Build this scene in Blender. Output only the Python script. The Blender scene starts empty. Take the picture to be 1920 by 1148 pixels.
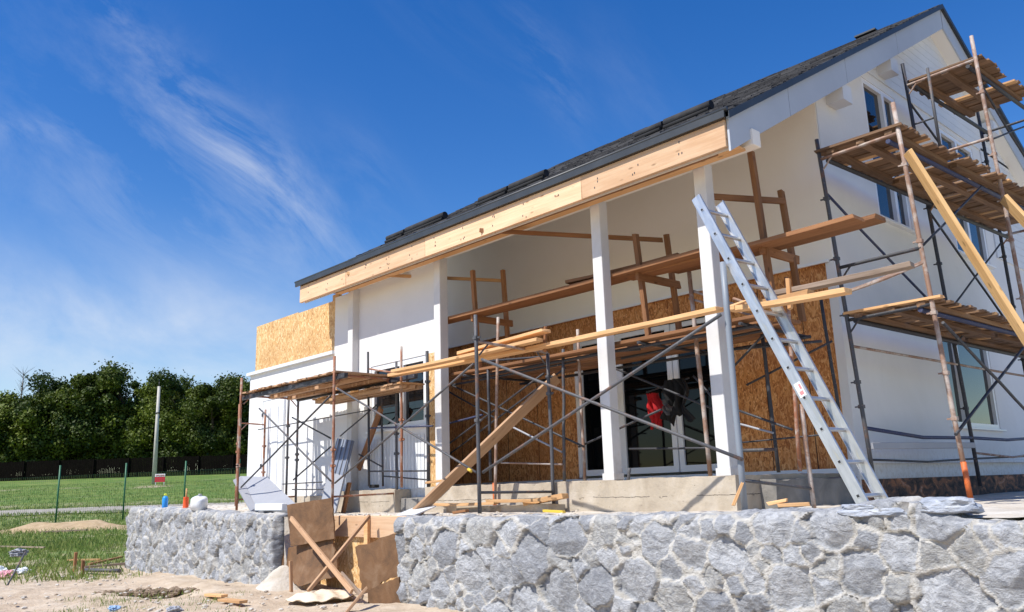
import bpy, bmesh, math, random
import numpy as np
from mathutils import Vector, Matrix, noise as mn
random.seed(7)
rng = np.random.default_rng(11)
SC = bpy.context.scene
COL = SC.collection
rad = math.radians

# ------------------------------------------------------------------ camera
FPX = 1556.933
YAW, PIT, ROL = rad(46.952), rad(12.445), rad(-1.81)
CAM = Vector((5.0712, -7.6127, -0.0756))
Fv = Vector((-math.sin(YAW)*math.cos(PIT), math.cos(YAW)*math.cos(PIT), math.sin(PIT)))
Rv = Vector((math.cos(YAW), math.sin(YAW), 0))
Uv = Rv.cross(Fv)
R2 = Rv*math.cos(ROL)+Uv*math.sin(ROL)
U2 = -Rv*math.sin(ROL)+Uv*math.cos(ROL)
cd = bpy.data.cameras.new('camera'); cam = bpy.data.objects.new('camera', cd); COL.objects.link(cam)
cd.lens = 36*FPX/1920; cd.sensor_width = 36; cd.clip_end = 5000; cd.clip_start = .05
M = Matrix((R2, U2, -Fv)).transposed().to_4x4(); M.translation = CAM
cam.matrix_world = M
SC.camera = cam
HF = Vector((-math.sin(YAW), math.cos(YAW), 0))     # level forward direction of the view
HR = Rv

def P(px, py, ax, v):
    """world point on the plane ax = v that a survey of the photo gives for a pixel"""
    d = Fv+R2*((px-960)/FPX)-U2*((py-574)/FPX)
    i = 'xyz'.index(ax); t = (v-CAM[i])/d[i]
    return CAM+d*t
def far(px, D, z=0):
    """ground point at level distance D in the direction of pixel column px"""
    d = Fv+R2*((px-960)/FPX)-U2*((900-574)/FPX)
    h = Vector((d.x, d.y, 0)); h /= h.dot(HF)
    p = CAM+h*D; return Vector((p.x, p.y, z))

# ------------------------------------------------------------------ materials
def mat(name, base=(.5,.5,.5), rough=.8, metal=0, spec=.5):
    m = bpy.data.materials.new(name); m.use_nodes = True
    b = m.node_tree.nodes['Principled BSDF']
    b.inputs['Base Color'].default_value = (*base, 1); b.inputs['Roughness'].default_value = rough
    b.inputs['Metallic'].default_value = metal; b.inputs['Specular IOR Level'].default_value = spec
    return m
class NT:
    def __init__(s, m): s.t = m.node_tree; s.b = s.t.nodes['Principled BSDF']
    def n(s, typ, ins=None, **kw):
        x = s.t.nodes.new(typ)
        for k, v in kw.items(): setattr(x, k, v)
        for k, v in (ins or {}).items():
            if hasattr(v, 'is_output') or isinstance(v, bpy.types.NodeSocket): s.t.links.new(v, x.inputs[k])
            else: x.inputs[k].default_value = v
        return x
    def coord(s, kind='Object', scale=(1,1,1), rot=(0,0,0), loc=(0,0,0)):
        c = s.n('ShaderNodeTexCoord')
        mp = s.n('ShaderNodeMapping', {'Vector': c.outputs[kind], 'Scale': scale, 'Rotation': rot, 'Location': loc})
        return mp.outputs[0]
    def noise(s, vec, scale, detail=4, rough=.55, dist=0):
        return s.n('ShaderNodeTexNoise', {'Vector': vec, 'Scale': scale, 'Detail': detail, 'Roughness': rough, 'Distortion': dist}).outputs['Fac']
    def ramp(s, fac, stops, interp='LINEAR'):
        r = s.n('ShaderNodeValToRGB', {'Fac': fac}); e = r.color_ramp.elements; r.color_ramp.interpolation = interp
        while len(e) < len(stops): e.new(.5)
        for x, (p, c) in zip(e, stops): x.position = p; x.color = (*c, 1) if len(c) == 3 else c
        return r.outputs['Color']
    def mix(s, fac, a, b, blend='MIX'):
        x = s.n('ShaderNodeMix', data_type='RGBA', blend_type=blend)
        for k, v in ((0, fac), (6, a), (7, b)):
            if isinstance(v, bpy.types.NodeSocket): s.t.links.new(v, x.inputs[k])
            else: x.inputs[k].default_value = v if k == 0 else (*v, 1)
        return x.outputs[2]
    def math(s, op, a, b=0.5, clamp=False):
        x = s.n('ShaderNodeMath', operation=op, use_clamp=clamp)
        for k, v in ((0, a), (1, b)):
            if isinstance(v, bpy.types.NodeSocket): s.t.links.new(v, x.inputs[k])
            else: x.inputs[k].default_value = v
        return x.outputs[0]
    def bump(s, h, strength=.3, dist=.01):
        x = s.n('ShaderNodeBump', {'Height': h, 'Strength': strength, 'Distance': dist}); s.t.links.new(x.outputs[0], s.b.inputs['Normal'])
    def col(s, c): s.t.links.new(c, s.b.inputs['Base Color'])
    def rough(s, c): s.t.links.new(c, s.b.inputs['Roughness'])
    def rnd(s): return s.n('ShaderNodeObjectInfo').outputs['Random']

def m_plaster(name, c=(.8,.8,.79), d=(.7,.69,.67)):
    m = mat(name, c, .9); t = NT(m); v = t.coord()
    n1 = t.noise(v, .9, 5, .6, .6); n2 = t.noise(v, 60, 3)
    k = t.mix(t.ramp(n1, [(.35,(0,0,0)),(.75,(1,1,1))]), c, d)
    st = t.noise(t.coord(scale=(3,3,.35)), 2.2, 5, .7)
    k = t.mix(t.ramp(st, [(.58,(0,0,0)),(.9,(.3,.3,.3))]), k, tuple(x*.86 for x in d))
    tw = t.noise(v, 5.5, 4, .6, .8); zz = t.n('ShaderNodeSeparateXYZ', {0: t.n('ShaderNodeNewGeometry').outputs['Position']}).outputs[2]
    sp_ = t.math('MULTIPLY', t.math('SUBTRACT', 1., t.math('DIVIDE', t.math('ADD', zz, .3), .75), True), t.ramp(t.noise(v, 14, 5, .75), [(.45,(0,0,0)),(.62,(.8,.8,.8))])); k = t.mix(sp_, k, (.50,.45,.38))
    t.col(k); t.bump(t.math('ADD', t.math('MULTIPLY', n2, .3), tw), .28, .012); return m
def m_wood(name, a, b, dark, knots=True, sc=1.):
    """timber whose grain runs along the local x axis of its mesh"""
    m = mat(name, a, .75, spec=.3); t = NT(m)
    r = t.rnd(); off = t.n('ShaderNodeCombineXYZ', {'X': t.math('MULTIPLY', r, 37.), 'Y': t.math('MULTIPLY', r, 91.), 'Z': t.math('MULTIPLY', r, 53.)})
    c = t.n('ShaderNodeTexCoord'); ad = t.n('ShaderNodeVectorMath', {0: c.outputs['Object'], 1: off.outputs[0]}, operation='ADD').outputs[0]
    g = t.n('ShaderNodeMapping', {'Vector': ad, 'Scale': (1.2*sc, 26*sc, 26*sc)}).outputs[0]
    n1 = t.noise(g, 1.6, 6, .6, .4)
    k = t.ramp(n1, [(.3, b), (.55, a), (.75, tuple(min(1, x*1.12) for x in a))])
    g2 = t.n('ShaderNodeMapping', {'Vector': ad, 'Scale': (.8, 3, 3)}).outputs[0]
    n2 = t.noise(g2, 1.2, 4, .6)
    k = t.mix(t.ramp(n2, [(.48,(0,0,0)),(.8,(.8,.8,.8))]), k, dark)
    if knots:
        g3 = t.n('ShaderNodeMapping', {'Vector': ad, 'Scale': (3.2, 9, 9)}).outputs[0]
        vo = t.n('ShaderNodeTexVoronoi', {'Vector': g3, 'Scale': 1.}).outputs['Distance']
        k = t.mix(t.ramp(vo, [(.06,(.75,.75,.75)),(.15,(0,0,0))]), k, tuple(x*.45 for x in dark))
    br = t.math('ADD', t.math('MULTIPLY', r, .42), .76)
    k = t.mix(1., k, t.n('ShaderNodeCombineColor', {0: br, 1: br, 2: br}).outputs[0], 'MULTIPLY')
    t.col(k); t.bump(n1, .25, .004); return m
def m_osb(name, stops, sc=1.):
    m = mat(name, stops[1][1], .75, spec=.3); t = NT(m)
    v = t.coord(scale=(1,1,.42)); w = t.noise(v, 5, 2)
    vo = t.n('ShaderNodeTexVoronoi', {'Vector': t.n('ShaderNodeVectorMath', {0: v, 1: t.n('ShaderNodeTexNoise', {'Vector': v, 'Scale': 9}).outputs['Color']}, operation='ADD').outputs[0], 'Scale': 24*sc})
    n = t.noise(v, 55*sc, 3, .7, 1.); cc = t.n('ShaderNodeSeparateColor', {0: vo.outputs['Color']}).outputs[0]
    f = t.math('ADD', t.math('MULTIPLY', cc, .5), t.math('MULTIPLY', n, .55))
    k = t.ramp(f, stops); k = t.mix(t.ramp(t.noise(t.coord(), 1.1, 4), [(.4,(0,0,0)),(.8,(.5,.5,.5))]), k, stops[0][1])
    t.col(k); t.bump(f, .3, .004); return m
def m_rust(name, a, b, lo=.45, hi=.6, rough=.6, metal=0.):
    m = mat(name, a, rough, metal); t = NT(m)
    r = t.rnd(); c = t.n('ShaderNodeTexCoord'); off = t.n('ShaderNodeCombineXYZ', {'X': t.math('MULTIPLY', r, 57.), 'Z': t.math('MULTIPLY', r, 31.)})
    v = t.n('ShaderNodeVectorMath', {0: c.outputs['Object'], 1: off.outputs[0]}, operation='ADD').outputs[0]
    n1 = t.noise(v, 5., 6, .65, .5); n2 = t.noise(v, 45., 4, .6)
    k = t.mix(t.ramp(n1, [(lo,(0,0,0)),(hi,(1,1,1))]), a, b)
    k = t.mix(t.ramp(n2, [(.62,(0,0,0)),(.74,(.6,.6,.6))]), k, (.42,.38,.35))
    k = t.mix(t.ramp(n2, [(.3,(.8,.8,.8)),(.4,(0,0,0))]), k, tuple(x*.35 for x in b))
    t.col(k); t.bump(n2, .3, .003); return m
def m_noise(name, stops, scale=3, rough=.9, bump=.3, bs=30, bd=.01, dist=0., vs=(1,1,1), metal=0, spec=.5):
    m = mat(name, stops[0][1], rough, metal, spec); t = NT(m); v = t.coord(scale=vs)
    n = t.noise(v, scale, 7, .62, dist); t.col(t.ramp(n, stops)); t.bump(t.noise(v, bs, 5, .6), bump, bd); return m

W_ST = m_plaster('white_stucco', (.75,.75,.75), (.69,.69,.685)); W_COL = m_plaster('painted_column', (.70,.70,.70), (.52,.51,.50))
W_CR = m_plaster('cream_render', (.88,.85,.79), (.85,.81,.74))
W_FA = m_noise('white_fascia', [(.3,(.72,.74,.76)),(.7,(.64,.66,.69))], 1.2, .6, .1)
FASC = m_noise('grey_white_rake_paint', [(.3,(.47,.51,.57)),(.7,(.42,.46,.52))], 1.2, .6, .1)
PVC = mat('white_pvc', (.82,.83,.84), .35)
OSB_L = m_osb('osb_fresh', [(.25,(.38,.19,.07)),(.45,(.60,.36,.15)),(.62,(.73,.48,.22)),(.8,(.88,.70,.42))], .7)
OSB_D = m_osb('osb_shaded', [(.22,(.26,.085,.028)),(.42,(.52,.21,.065)),(.6,(.70,.32,.105)),(.82,(.86,.50,.22))], .62)  # porch boards; their shade is put into the darker, redder tones
FRESH = m_wood('fresh_timber', (.68,.41,.20), (.58,.32,.14), (.46,.23,.09))
MIDW = m_wood('used_timber', (.46,.29,.17), (.38,.22,.12), (.28,.15,.08))
YELW = m_wood('yellow_timber', (.72,.47,.22), (.64,.38,.16), (.50,.28,.10))
FASW = m_wood('fascia_timber', (.76,.52,.33), (.67,.42,.25), (.58,.32,.16), sc=.8)
AGED = m_wood('aged_timber', (.32,.155,.07), (.24,.105,.045), (.15,.065,.03))
DECKW = m_wood('deck_board_timber', (.25,.15,.085), (.16,.09,.05), (.08,.045,.028), False)
GREYW = m_wood('grey_weathered_timber', (.34,.26,.20), (.25,.18,.13), (.14,.10,.07), False)
FORM = m_noise('formwork_ply', [(.3,(.085,.045,.02)),(.5,(.17,.085,.035)),(.7,(.24,.15,.085))], 3.5, .7, .4, 25, .01, .5)
RUST = m_rust('rusty_pipe', (.30,.12,.06), (.42,.38,.34), .5, .66)
GREYP = m_rust('grey_painted_pipe', (.075,.077,.085), (.20,.10,.06), .54, .68)
DARKP = m_rust('dark_pipe', (.035,.037,.045), (.12,.06,.04), .6, .75)
PINKP = m_rust('chipped_pipe', (.27,.16,.11), (.42,.36,.32), .46, .6)
BLUEP = m_rust('blue_painted_pipe', (.03,.04,.10), (.06,.06,.09), .5, .7)
ORANGE = m_rust('orange_painted_foot', (.62,.14,.03), (.45,.12,.05), .5, .7)
ALU = mat('aluminium', (.66,.69,.73), .38, .85); t = NT(ALU); v = t.coord(scale=(1,6,6))
t.col(t.ramp(t.noise(v, 3, 6, .6, .5), [(.35,(.66,.66,.66)),(.6,(.50,.51,.52)),(.75,(.62,.57,.46))])); t.rough(t.math('ADD', t.math('MULTIPLY', t.noise(v, 9, 4), .35), .22))
DARKHOLE = mat('dark_hollow', (.02,.02,.02), .8)
PGLASS = mat('porch_window_glass', (.003,.004,.005), .03, 0, .22)
GLASS = mat('dark_window_glass', (.006,.007,.009), .03, 0, .6); t = NT(GLASS); t.bump(t.noise(t.coord(), 1.3, 1), .012, .05)
VENT = m_noise('black_roll', [(.3,(.014,.014,.016)),(.7,(.035,.035,.038))], 6, .85, .4, 20, .01)
BLACK = mat('black_gap', (.012,.012,.013), .9)
METALD = m_noise('dark_metal_edge', [(.3,(.028,.032,.036)),(.7,(.05,.056,.062))], 2, .45, .05)
# shingles: strips on the slope, mesh local uv in metres
SHIN = mat('roof_shingles', (.05,.05,.052), .95); t = NT(SHIN)
uvn = t.n('ShaderNodeUVMap'); uv = uvn.outputs[0]
br = t.n('ShaderNodeTexBrick', {'Vector': uv, 'Color1': (.010,.0105,.012,1), 'Color2': (.050,.050,.054,1), 'Mortar': (.008,.008,.009,1), 'Scale': 1., 'Mortar Size': .010, 'Brick Width': .26, 'Row Height': .14, 'Bias': -.2}, offset=.37, squash=.8)
k = t.mix(.35, br.outputs[0], t.ramp(t.noise(uv, 45, 5, .7), [(.42,(.008,.008,.009)),(.66,(.10,.10,.105))]))
t.col(k); t.bump(br.outputs['Fac'], .8, -.02)
CONC = m_noise('raw_concrete', [(.3,(.34,.28,.21)),(.5,(.46,.39,.30)),(.72,(.54,.48,.40))], 2.2, .92, .5, 24, .012, .8)
t = NT(CONC); v = t.coord(); z_ = t.n('ShaderNodeSeparateXYZ', {0: v}).outputs[2]; nz_ = t.noise(v, 4, 5, .7)
ln = t.math('LESS_THAN', t.math('ABSOLUTE', t.math('ADD', z_, t.math('ADD', t.math('MULTIPLY', nz_, .05), .175))), .0035); ln = t.math('MULTIPLY', ln, t.math('GREATER_THAN', t.noise(t.coord(loc=(5,3,1)), 2.2, 3), .47))
pit = t.ramp(t.noise(t.coord(scale=(1,1,1.6)), 11, 6, .72), [(.62,(0,0,0)),(.68,(.9,.9,.9))]); old = CONC.node_tree.nodes['Principled BSDF'].inputs['Base Color'].links[0].from_socket
k = t.mix(pit, old, (.17,.14,.11)); k = t.mix(ln, k, (.07,.06,.05)); k = t.mix(t.ramp(t.noise(v, 1.6, 3), [(.55,(0,0,0)),(.7,(.45,.45,.45))]), k, (.30,.27,.23)); t.col(k)
GCONC = m_noise('grey_concrete', [(.3,(.15,.145,.135)),(.55,(.24,.225,.205)),(.75,(.34,.32,.29))], 2.5, .92, .6, 20, .012, .8)
SLAB = m_noise('terrace_sand', [(.3,(.42,.36,.28)),(.5,(.54,.49,.42)),(.7,(.64,.61,.55))], 3.2, .95, .7, 14, .03, .5)
FOAM = m_noise('shaded_white_foam', [(.3,(.29,.30,.33)),(.7,(.34,.35,.38))], 2., .6, .1)  # white foam; the tilted board's shade is put into this grey
BSHEET = m_noise('blue_grey_sheet', [(.3,(.16,.19,.25)),(.7,(.24,.27,.34))], 2., .45, .1)
PAPER = m_noise('crumpled_paper', [(.3,(.62,.50,.36)),(.7,(.76,.65,.50))], 2.5, .9, .5, 9, .03, 1.)
PLAST = m_noise('milky_plastic', [(.3,(.70,.73,.76)),(.7,(.82,.84,.86))], 6, .3, .4, 14, .02, 1.)
BLUEB = mat('blue_plastic', (.02,.28,.75), .35); YELB = mat('yellow_plastic', (.70,.48,.05), .4); ORB = mat('orange_plastic', (.85,.10,.02), .45)
REDC = m_noise('red_cloth', [(.3,(.30,.004,.008)),(.7,(.50,.008,.012))], 8, .9, .3)
BLKC = m_noise('black_cloth', [(.3,(.004,.004,.005)),(.7,(.010,.010,.011))], 8, .9, .3)
GRNP = mat('green_coated_steel', (.02,.13,.06), .5)
BARK = m_noise('bark', [(.3,(.07,.05,.035)),(.7,(.16,.12,.085))], 9, .9, .8, 30, .03, 0, (1,1,.3))
PCONC = m_noise('pole_concrete', [(.3,(.42,.40,.36)),(.7,(.55,.52,.47))], 4, .9, .3)
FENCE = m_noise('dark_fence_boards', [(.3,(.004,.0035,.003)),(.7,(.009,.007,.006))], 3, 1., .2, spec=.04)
REDS = mat('red_sign', (.45,.015,.03), .6); WHS = mat('white_sign', (.75,.75,.75), .6)
def m_leaf(name, a, b):
    m = mat(name, a, .6, spec=.3); t = NT(m)
    at = t.n('ShaderNodeAttribute', attribute_name='tone').outputs['Fac']
    k = t.mix(at, a, b); r = t.rnd()
    br = t.math('ADD', t.math('MULTIPLY', r, .4), .8)
    k = t.mix(1., k, t.n('ShaderNodeCombineColor', {0: br, 1: br, 2: t.math('MULTIPLY', br, .9)}).outputs[0], 'MULTIPLY'); t.col(k)
    tr = t.n('ShaderNodeBsdfTranslucent', {'Color': k}); ms = t.n('ShaderNodeMixShader', {0: .22}); t.t.links.new(t.b.outputs[0], ms.inputs[1]); t.t.links.new(tr.outputs[0], ms.inputs[2])
    t.t.links.new(ms.outputs[0], t.t.nodes['Material Output'].inputs[0]); return m
LEAF = m_leaf('leaf_green', (.020,.045,.007), (.135,.175,.018))
GRASSB = m_leaf('grass_blade', (.11,.22,.035), (.34,.36,.12))
# rubble stone: attribute red = mortar, green = stone tone, blue = crack
STONE = mat('rubble_stone', (.35,.38,.42), .9); t = NT(STONE)
at = t.n('ShaderNodeAttribute', attribute_name='mix').outputs['Color']; sp = t.n('ShaderNodeSeparateColor', {0: at})
v = t.coord(); vs = t.coord(scale=(1.4,1,2.6), rot=(0,.5,0))
n1 = t.noise(vs, 9, 7, .68, .8); n2 = t.noise(v, 45, 5, .65)
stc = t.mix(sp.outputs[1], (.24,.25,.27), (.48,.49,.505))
warm = t.math('GREATER_THAN', t.math('FRACT', t.math('MULTIPLY', sp.outputs[1], 7.3)), .8); stc = t.mix(t.math('MULTIPLY', warm, .55), stc, (.40,.385,.34))
stc = t.mix(t.ramp(n1, [(.36,(.75,.75,.75)),(.56,(0,0,0))]), stc, (.17,.18,.20))
stc = t.mix(t.ramp(n1, [(.56,(0,0,0)),(.72,(.75,.75,.75))]), stc, (.58,.60,.63))
moc = t.ramp(t.noise(v, 13, 6, .65), [(.3,(.41,.385,.34)),(.5,(.51,.49,.45)),(.72,(.62,.61,.58))])
mm = t.math('ADD', sp.outputs[0], t.math('MULTIPLY', t.math('SUBTRACT', t.noise(v, 7, 6, .7), .5), 1.3)); mm = t.math('MULTIPLY', t.math('SUBTRACT', mm, .12), 1.5, True); k = t.mix(mm, stc, moc); k = t.mix(t.math('MULTIPLY', sp.outputs[2], .8), k, (.10,.085,.07))
k = t.mix(t.ramp(n2, [(.62,(0,0,0)),(.74,(.5,.5,.5))]), k, (.16,.16,.17))
t.col(k); t.bump(t.math('ADD', t.math('MULTIPLY', n1, 1.2), n2), .9, .022)

# ------------------------------------------------------------------ mesh helpers
def link(name, me, parent=None, Mx=None, smooth=False):
    o = bpy.data.objects.new(name, me); COL.objects.link(o)
    if smooth:
        me.polygons.foreach_set('use_smooth', [True]*len(me.polygons))
    Mx = Mx or Matrix()
    if parent is not None:
        o.parent = parent; o.matrix_basis = WM[parent.name].inverted() @ Mx
    else: o.matrix_basis = Mx
    WM[o.name] = Mx
    return o
WM = {}
def thing(name, label, cat, loc=(0,0,0), group=None):
    o = bpy.data.objects.new(name, None); COL.objects.link(o); o.location = loc; o.empty_display_size = .2
    WM[o.name] = Matrix.Translation(Vector(loc)); o['label'] = label; o['category'] = cat
    if group: o['group'] = group
    return o
def tag(o, label=None, cat=None, group=None, kind=None):
    for k, v in (('label', label), ('category', cat), ('group', group), ('kind', kind)):
        if v: o[k] = v
    return o
def bm_box(bm, a, b, M=None, j=0):
    vs = []
    for x in (a[0], b[0]):
        for y in (a[1], b[1]):
            for z in (a[2], b[2]):
                p = Vector((x+random.uniform(-j,j), y+random.uniform(-j,j), z+random.uniform(-j,j)))
                vs.append(bm.verts.new(M @ p if M else p))
    for f in ((0,1,3,2),(4,6,7,5),(0,4,5,1),(2,3,7,6),(0,2,6,4),(1,5,7,3)): bm.faces.new([vs[i] for i in f])
def finish(bm, name, m, parent=None, Mx=None, smooth=False, bevel=0):
    if bevel:
        bmesh.ops.bevel(bm, geom=bm.edges[:], offset=bevel, segments=1, affect='EDGES')
    bmesh.ops.recalc_face_normals(bm, faces=bm.faces)
    me = bpy.data.meshes.new(name); bm.to_mesh(me); bm.free()
    if m: me.materials.append(m)
    return link(name, me, parent, Mx, smooth)
def box(name, a, b, m, parent=None, bevel=0, j=0):
    a = Vector(a); b = Vector(b); c = (a+b)/2
    bm = bmesh.new(); bm_box(bm, a-c, b-c, None, j)
    return finish(bm, name, m, parent, Matrix.Translation(c), bevel=bevel)
def frame(p, q, up=(0,0,1)):
    x = (Vector(q)-Vector(p)); L = x.length; x.normalize(); up = Vector(up)
    if abs(x.dot(up)) > .97: up = Vector((0,1,0))
    y = up.cross(x).normalized(); z = x.cross(y)
    Mx = Matrix((x, y, z)).transposed().to_4x4(); Mx.translation = Vector(p); return Mx, L
def beam(name, p, q, w, h, m, parent=None, up=(0,0,1), bevel=.004, j=.003, nseg=1, twist=0):
    """timber from p to q; w across, h along up; grain along local x"""
    Mx, L = frame(p, q, up); bm = bmesh.new()
    n = max(1, nseg); rings = []
    for i in range(n+1):
        x = L*i/n; sg = math.sin(math.pi*i/n)*twist; ring = []
        for (yy, zz) in ((-w/2,-h/2),(w/2,-h/2),(w/2,h/2),(-w/2,h/2)):
            ring.append(bm.verts.new((x+(random.uniform(-j,j)*4 if i in (0,n) else 0), yy+random.uniform(-j,j), zz+sg+random.uniform(-j,j))))
        rings.append(ring)
    for a, b in zip(rings, rings[1:]):
        for k in range(4): bm.faces.new((a[k], a[(k+1)%4], b[(k+1)%4], b[k]))
    bm.faces.new(rings[0][::-1]); bm.faces.new(rings[-1])
    return finish(bm, name, m, parent, Mx, bevel=bevel)
def tube(name, pts, r, m, parent=None, n=10, wob=0, caps=True, closed_r=None):
    pts = [Vector(p) for p in pts]
    if wob and len(pts) == 2:
        a, b = pts; pts = [a.lerp(b, i/5)+Vector((random.uniform(-wob,wob), random.uniform(-wob,wob), 0))*(0 if i in (0,5) else 1) for i in range(6)]
    o0 = pts[0].copy(); Mx, _ = frame(pts[0], pts[-1]) ; inv = Mx.inverted()
    loc = [inv @ p for p in pts]; bm = bmesh.new(); rings = []
    for i, p in enumerate(loc):
        d = (loc[min(i+1, len(loc)-1)]-loc[max(i-1, 0)]).normalized()
        u = Vector((0,0,1)) if abs(d.z) < .9 else Vector((0,1,0)); a = d.cross(u).normalized(); b = d.cross(a)
        rr = r[i] if isinstance(r, (list, tuple)) else r
        rings.append([bm.verts.new(p+(a*math.cos(k*2*math.pi/n)+b*math.sin(k*2*math.pi/n))*rr) for k in range(n)])
    for a, b in zip(rings, rings[1:]):
        for k in range(n): bm.faces.new((a[k], a[(k+1)%n], b[(k+1)%n], b[k]))
    if caps: bm.faces.new(rings[0][::-1]); bm.faces.new(rings[-1])
    o = finish(bm, name, m, parent, Mx)
    for f in o.data.polygons: f.use_smooth = len(f.vertices) == 4
    return o
def copy_tree(o, parent=None):
    c = o.copy(); COL.objects.link(c)
    if parent: c.parent = parent
    for ch in list(o.children): copy_tree(ch, c)
    return c

# value noise in numpy
def vnoise(x, y, seed=0):
    r = np.random.default_rng(seed); T = r.random((256, 256))
    xi = np.floor(x).astype(int); yi = np.floor(y).astype(int); fx = x-xi; fy = y-yi
    fx = fx*fx*(3-2*fx); fy = fy*fy*(3-2*fy)
    g = lambda i, j: T[i % 256, j % 256]
    return (g(xi,yi)*(1-fx)+g(xi+1,yi)*fx)*(1-fy)+(g(xi,yi+1)*(1-fx)+g(xi+1,yi+1)*fx)*fy
def fbm(x, y, o=4, seed=0):
    s = 0; a = .5
    for i in range(o): s = s+a*(vnoise(x*2**i+17*i, y*2**i, seed+i)-.5)*2; a *= .5
    return s
def grid_mesh(name, X, Y, Z, m, parent=None, smooth=True, color=None):
    ny, nx = X.shape; me = bpy.data.meshes.new(name)
    co = np.stack([X, Y, Z], -1).reshape(-1, 3)
    i = np.arange(ny*nx).reshape(ny, nx)
    f = np.stack([i[:-1,:-1], i[:-1,1:], i[1:,1:], i[1:,:-1]], -1).reshape(-1, 4)
    me.vertices.add(len(co)); me.vertices.foreach_set('co', co.ravel().astype(np.float32))
    me.loops.add(f.size); me.loops.foreach_set('vertex_index', f.ravel().astype(np.int32))
    me.polygons.add(len(f)); me.polygons.foreach_set('loop_start', np.arange(0, f.size, 4, dtype=np.int32)); me.polygons.foreach_set('loop_total', np.full(len(f), 4, dtype=np.int32))
    me.update(); me.validate(); me.materials.append(m)
    if color is not None:
        a = me.color_attributes.new('mix', 'FLOAT_COLOR', 'POINT'); a.data.foreach_set('color', color.reshape(-1, 4).ravel().astype(np.float32))
    return link(name, me, parent, None, smooth)

# ------------------------------------------------------------------ terrain
def tz(x, y):
    D = (x-CAM.x)*HF.x+(y-CAM.y)*HF.y
    s = np.maximum(np.minimum(D, 80)-18, 0)
    return -1.35+.035*s+.00047*s*s
def tz1(p): return float(tz(p[0], p[1]))+.0
GR = mat('field_ground', (.2,.2,.1), .95); t = NT(GR)
pos = t.n('ShaderNodeNewGeometry').outputs['Position']
D = t.n('ShaderNodeVectorMath', {0: pos, 1: (HF.x, HF.y, 0)}, operation='DOT_PRODUCT').outputs['Value']
D = t.math('SUBTRACT', D, CAM.x*HF.x+CAM.y*HF.y)
nb = t.noise(t.coord(), .16, 5, .6); nf = t.noise(t.coord(), 2.2, 6, .65); nv = t.noise(t.coord(), 9., 5, .7)
grass = t.ramp(nf, [(.3,(.08,.15,.03)),(.48,(.16,.22,.055)),(.66,(.34,.30,.14))])
lush = t.ramp(nv, [(.34,(.028,.085,.006)),(.5,(.075,.165,.012)),(.66,(.18,.23,.04))])
lush = t.mix(t.ramp(t.noise(t.coord(), .55, 6, .7), [(.45,(0,0,0)),(.62,(.7,.7,.7))]), lush, (.17,.22,.035))
dirt = t.ramp(nf, [(.3,(.38,.29,.20)),(.5,(.50,.40,.29)),(.7,(.58,.49,.38))])
dirt = t.mix(t.ramp(nv, [(.52,(0,0,0)),(.75,(.45,.45,.45))]), dirt, (.40,.30,.21))
Dn = t.math('ADD', D, t.math('MULTIPLY', t.math('SUBTRACT', nb, .5), 9.))
Dn = t.math('ADD', Dn, t.math('MULTIPLY', t.math('SUBTRACT', nf, .5), 7.))
f1 = t.math('DIVIDE', t.math('SUBTRACT', Dn, 17.2), 1.6, True)
grass = t.mix(t.ramp(t.noise(t.coord(), .42, 6, .68), [(.54,(0,0,0)),(.63,(.85,.85,.85))]), grass, dirt); k = t.mix(f1, dirt, grass)
k = t.mix(t.math('MULTIPLY', t.math('DIVIDE', t.math('SUBTRACT', Dn, 43.), 3., True), .85), k, lush)
k = t.mix(t.math('MULTIPLY', t.math('COMPARE', D, 59.) if False else t.math('SUBTRACT', 1., t.math('DIVIDE', t.math('ABSOLUTE', t.math('SUBTRACT', Dn, 60.)), 2.2), True), t.ramp(nb, [(.5,(0,0,0)),(.6,(1,1,1))])), k, (.42,.34,.24))
t.col(k); t.bump(t.math('ADD', nf, t.math('MULTIPLY', nv, .6)), .7, .08)
Ds = np.concatenate([np.linspace(-30, 4, 12), np.linspace(4.5, 24, 150), np.geomspace(24.4, 90, 60), np.geomspace(100, 2500, 16)])
la = np.concatenate([np.linspace(-3., -.9, 12), np.linspace(-.88, .05, 170), np.linspace(.1, 3., 16)])
DD, LL = np.meshgrid(Ds, la, indexing='ij'); Lat = LL*np.maximum(DD, 12)
GX = CAM.x+HF.x*DD+HR.x*Lat; GY = CAM.y+HF.y*DD+HR.y*Lat
near = np.clip((26-DD)/4, 0, 1)*np.clip((DD-2)/3, 0, 1)
GZ = tz(GX, GY)+near*(.09*fbm(GX*.7, GY*.7, 5, 3)+.035*fbm(GX*4, GY*4, 3, 9))
# a dug hollow and crumbled edge in front of the left wall
hp = P(300, 1108, 'z', -1.35)
GZ += -.10*np.exp(-(((GX-hp.x)/.9)**2+((GY-hp.y)/.35)**2))+.07*np.exp(-(((GX-hp.x-.1)/1.1)**2+((GY-hp.y-.5)/.25)**2))
grid_mesh('ground', GX, GY, GZ, GR)['kind'] = 'structure'

# gravel track across the field
TR = m_noise('gravel_track', [(.3,(.24,.22,.17)),(.5,(.33,.30,.25)),(.8,(.42,.39,.34))], 3, .95, .4)
w = np.linspace(0, 1, 9); Lq = np.linspace(-75, 12, 90); WW, LQ = np.meshgrid(w, Lq, indexing='ij')
TD = 36.4+.35*fbm(LQ*.8, WW*0, 3, 91)+WW*(4.2+.5*np.sin(LQ*.3)+.5*fbm(LQ*.9, WW*0+3, 3, 92))+.05*(LQ+20)*.2
TX = CAM.x+HF.x*TD+HR.x*LQ; TY = CAM.y+HF.y*TD+HR.y*LQ
grid_mesh('gravel_track', TX, TY, tz(TX, TY)+.05+.01*fbm(TX, TY, 3, 5), TR)['kind'] = 'structure'

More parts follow.
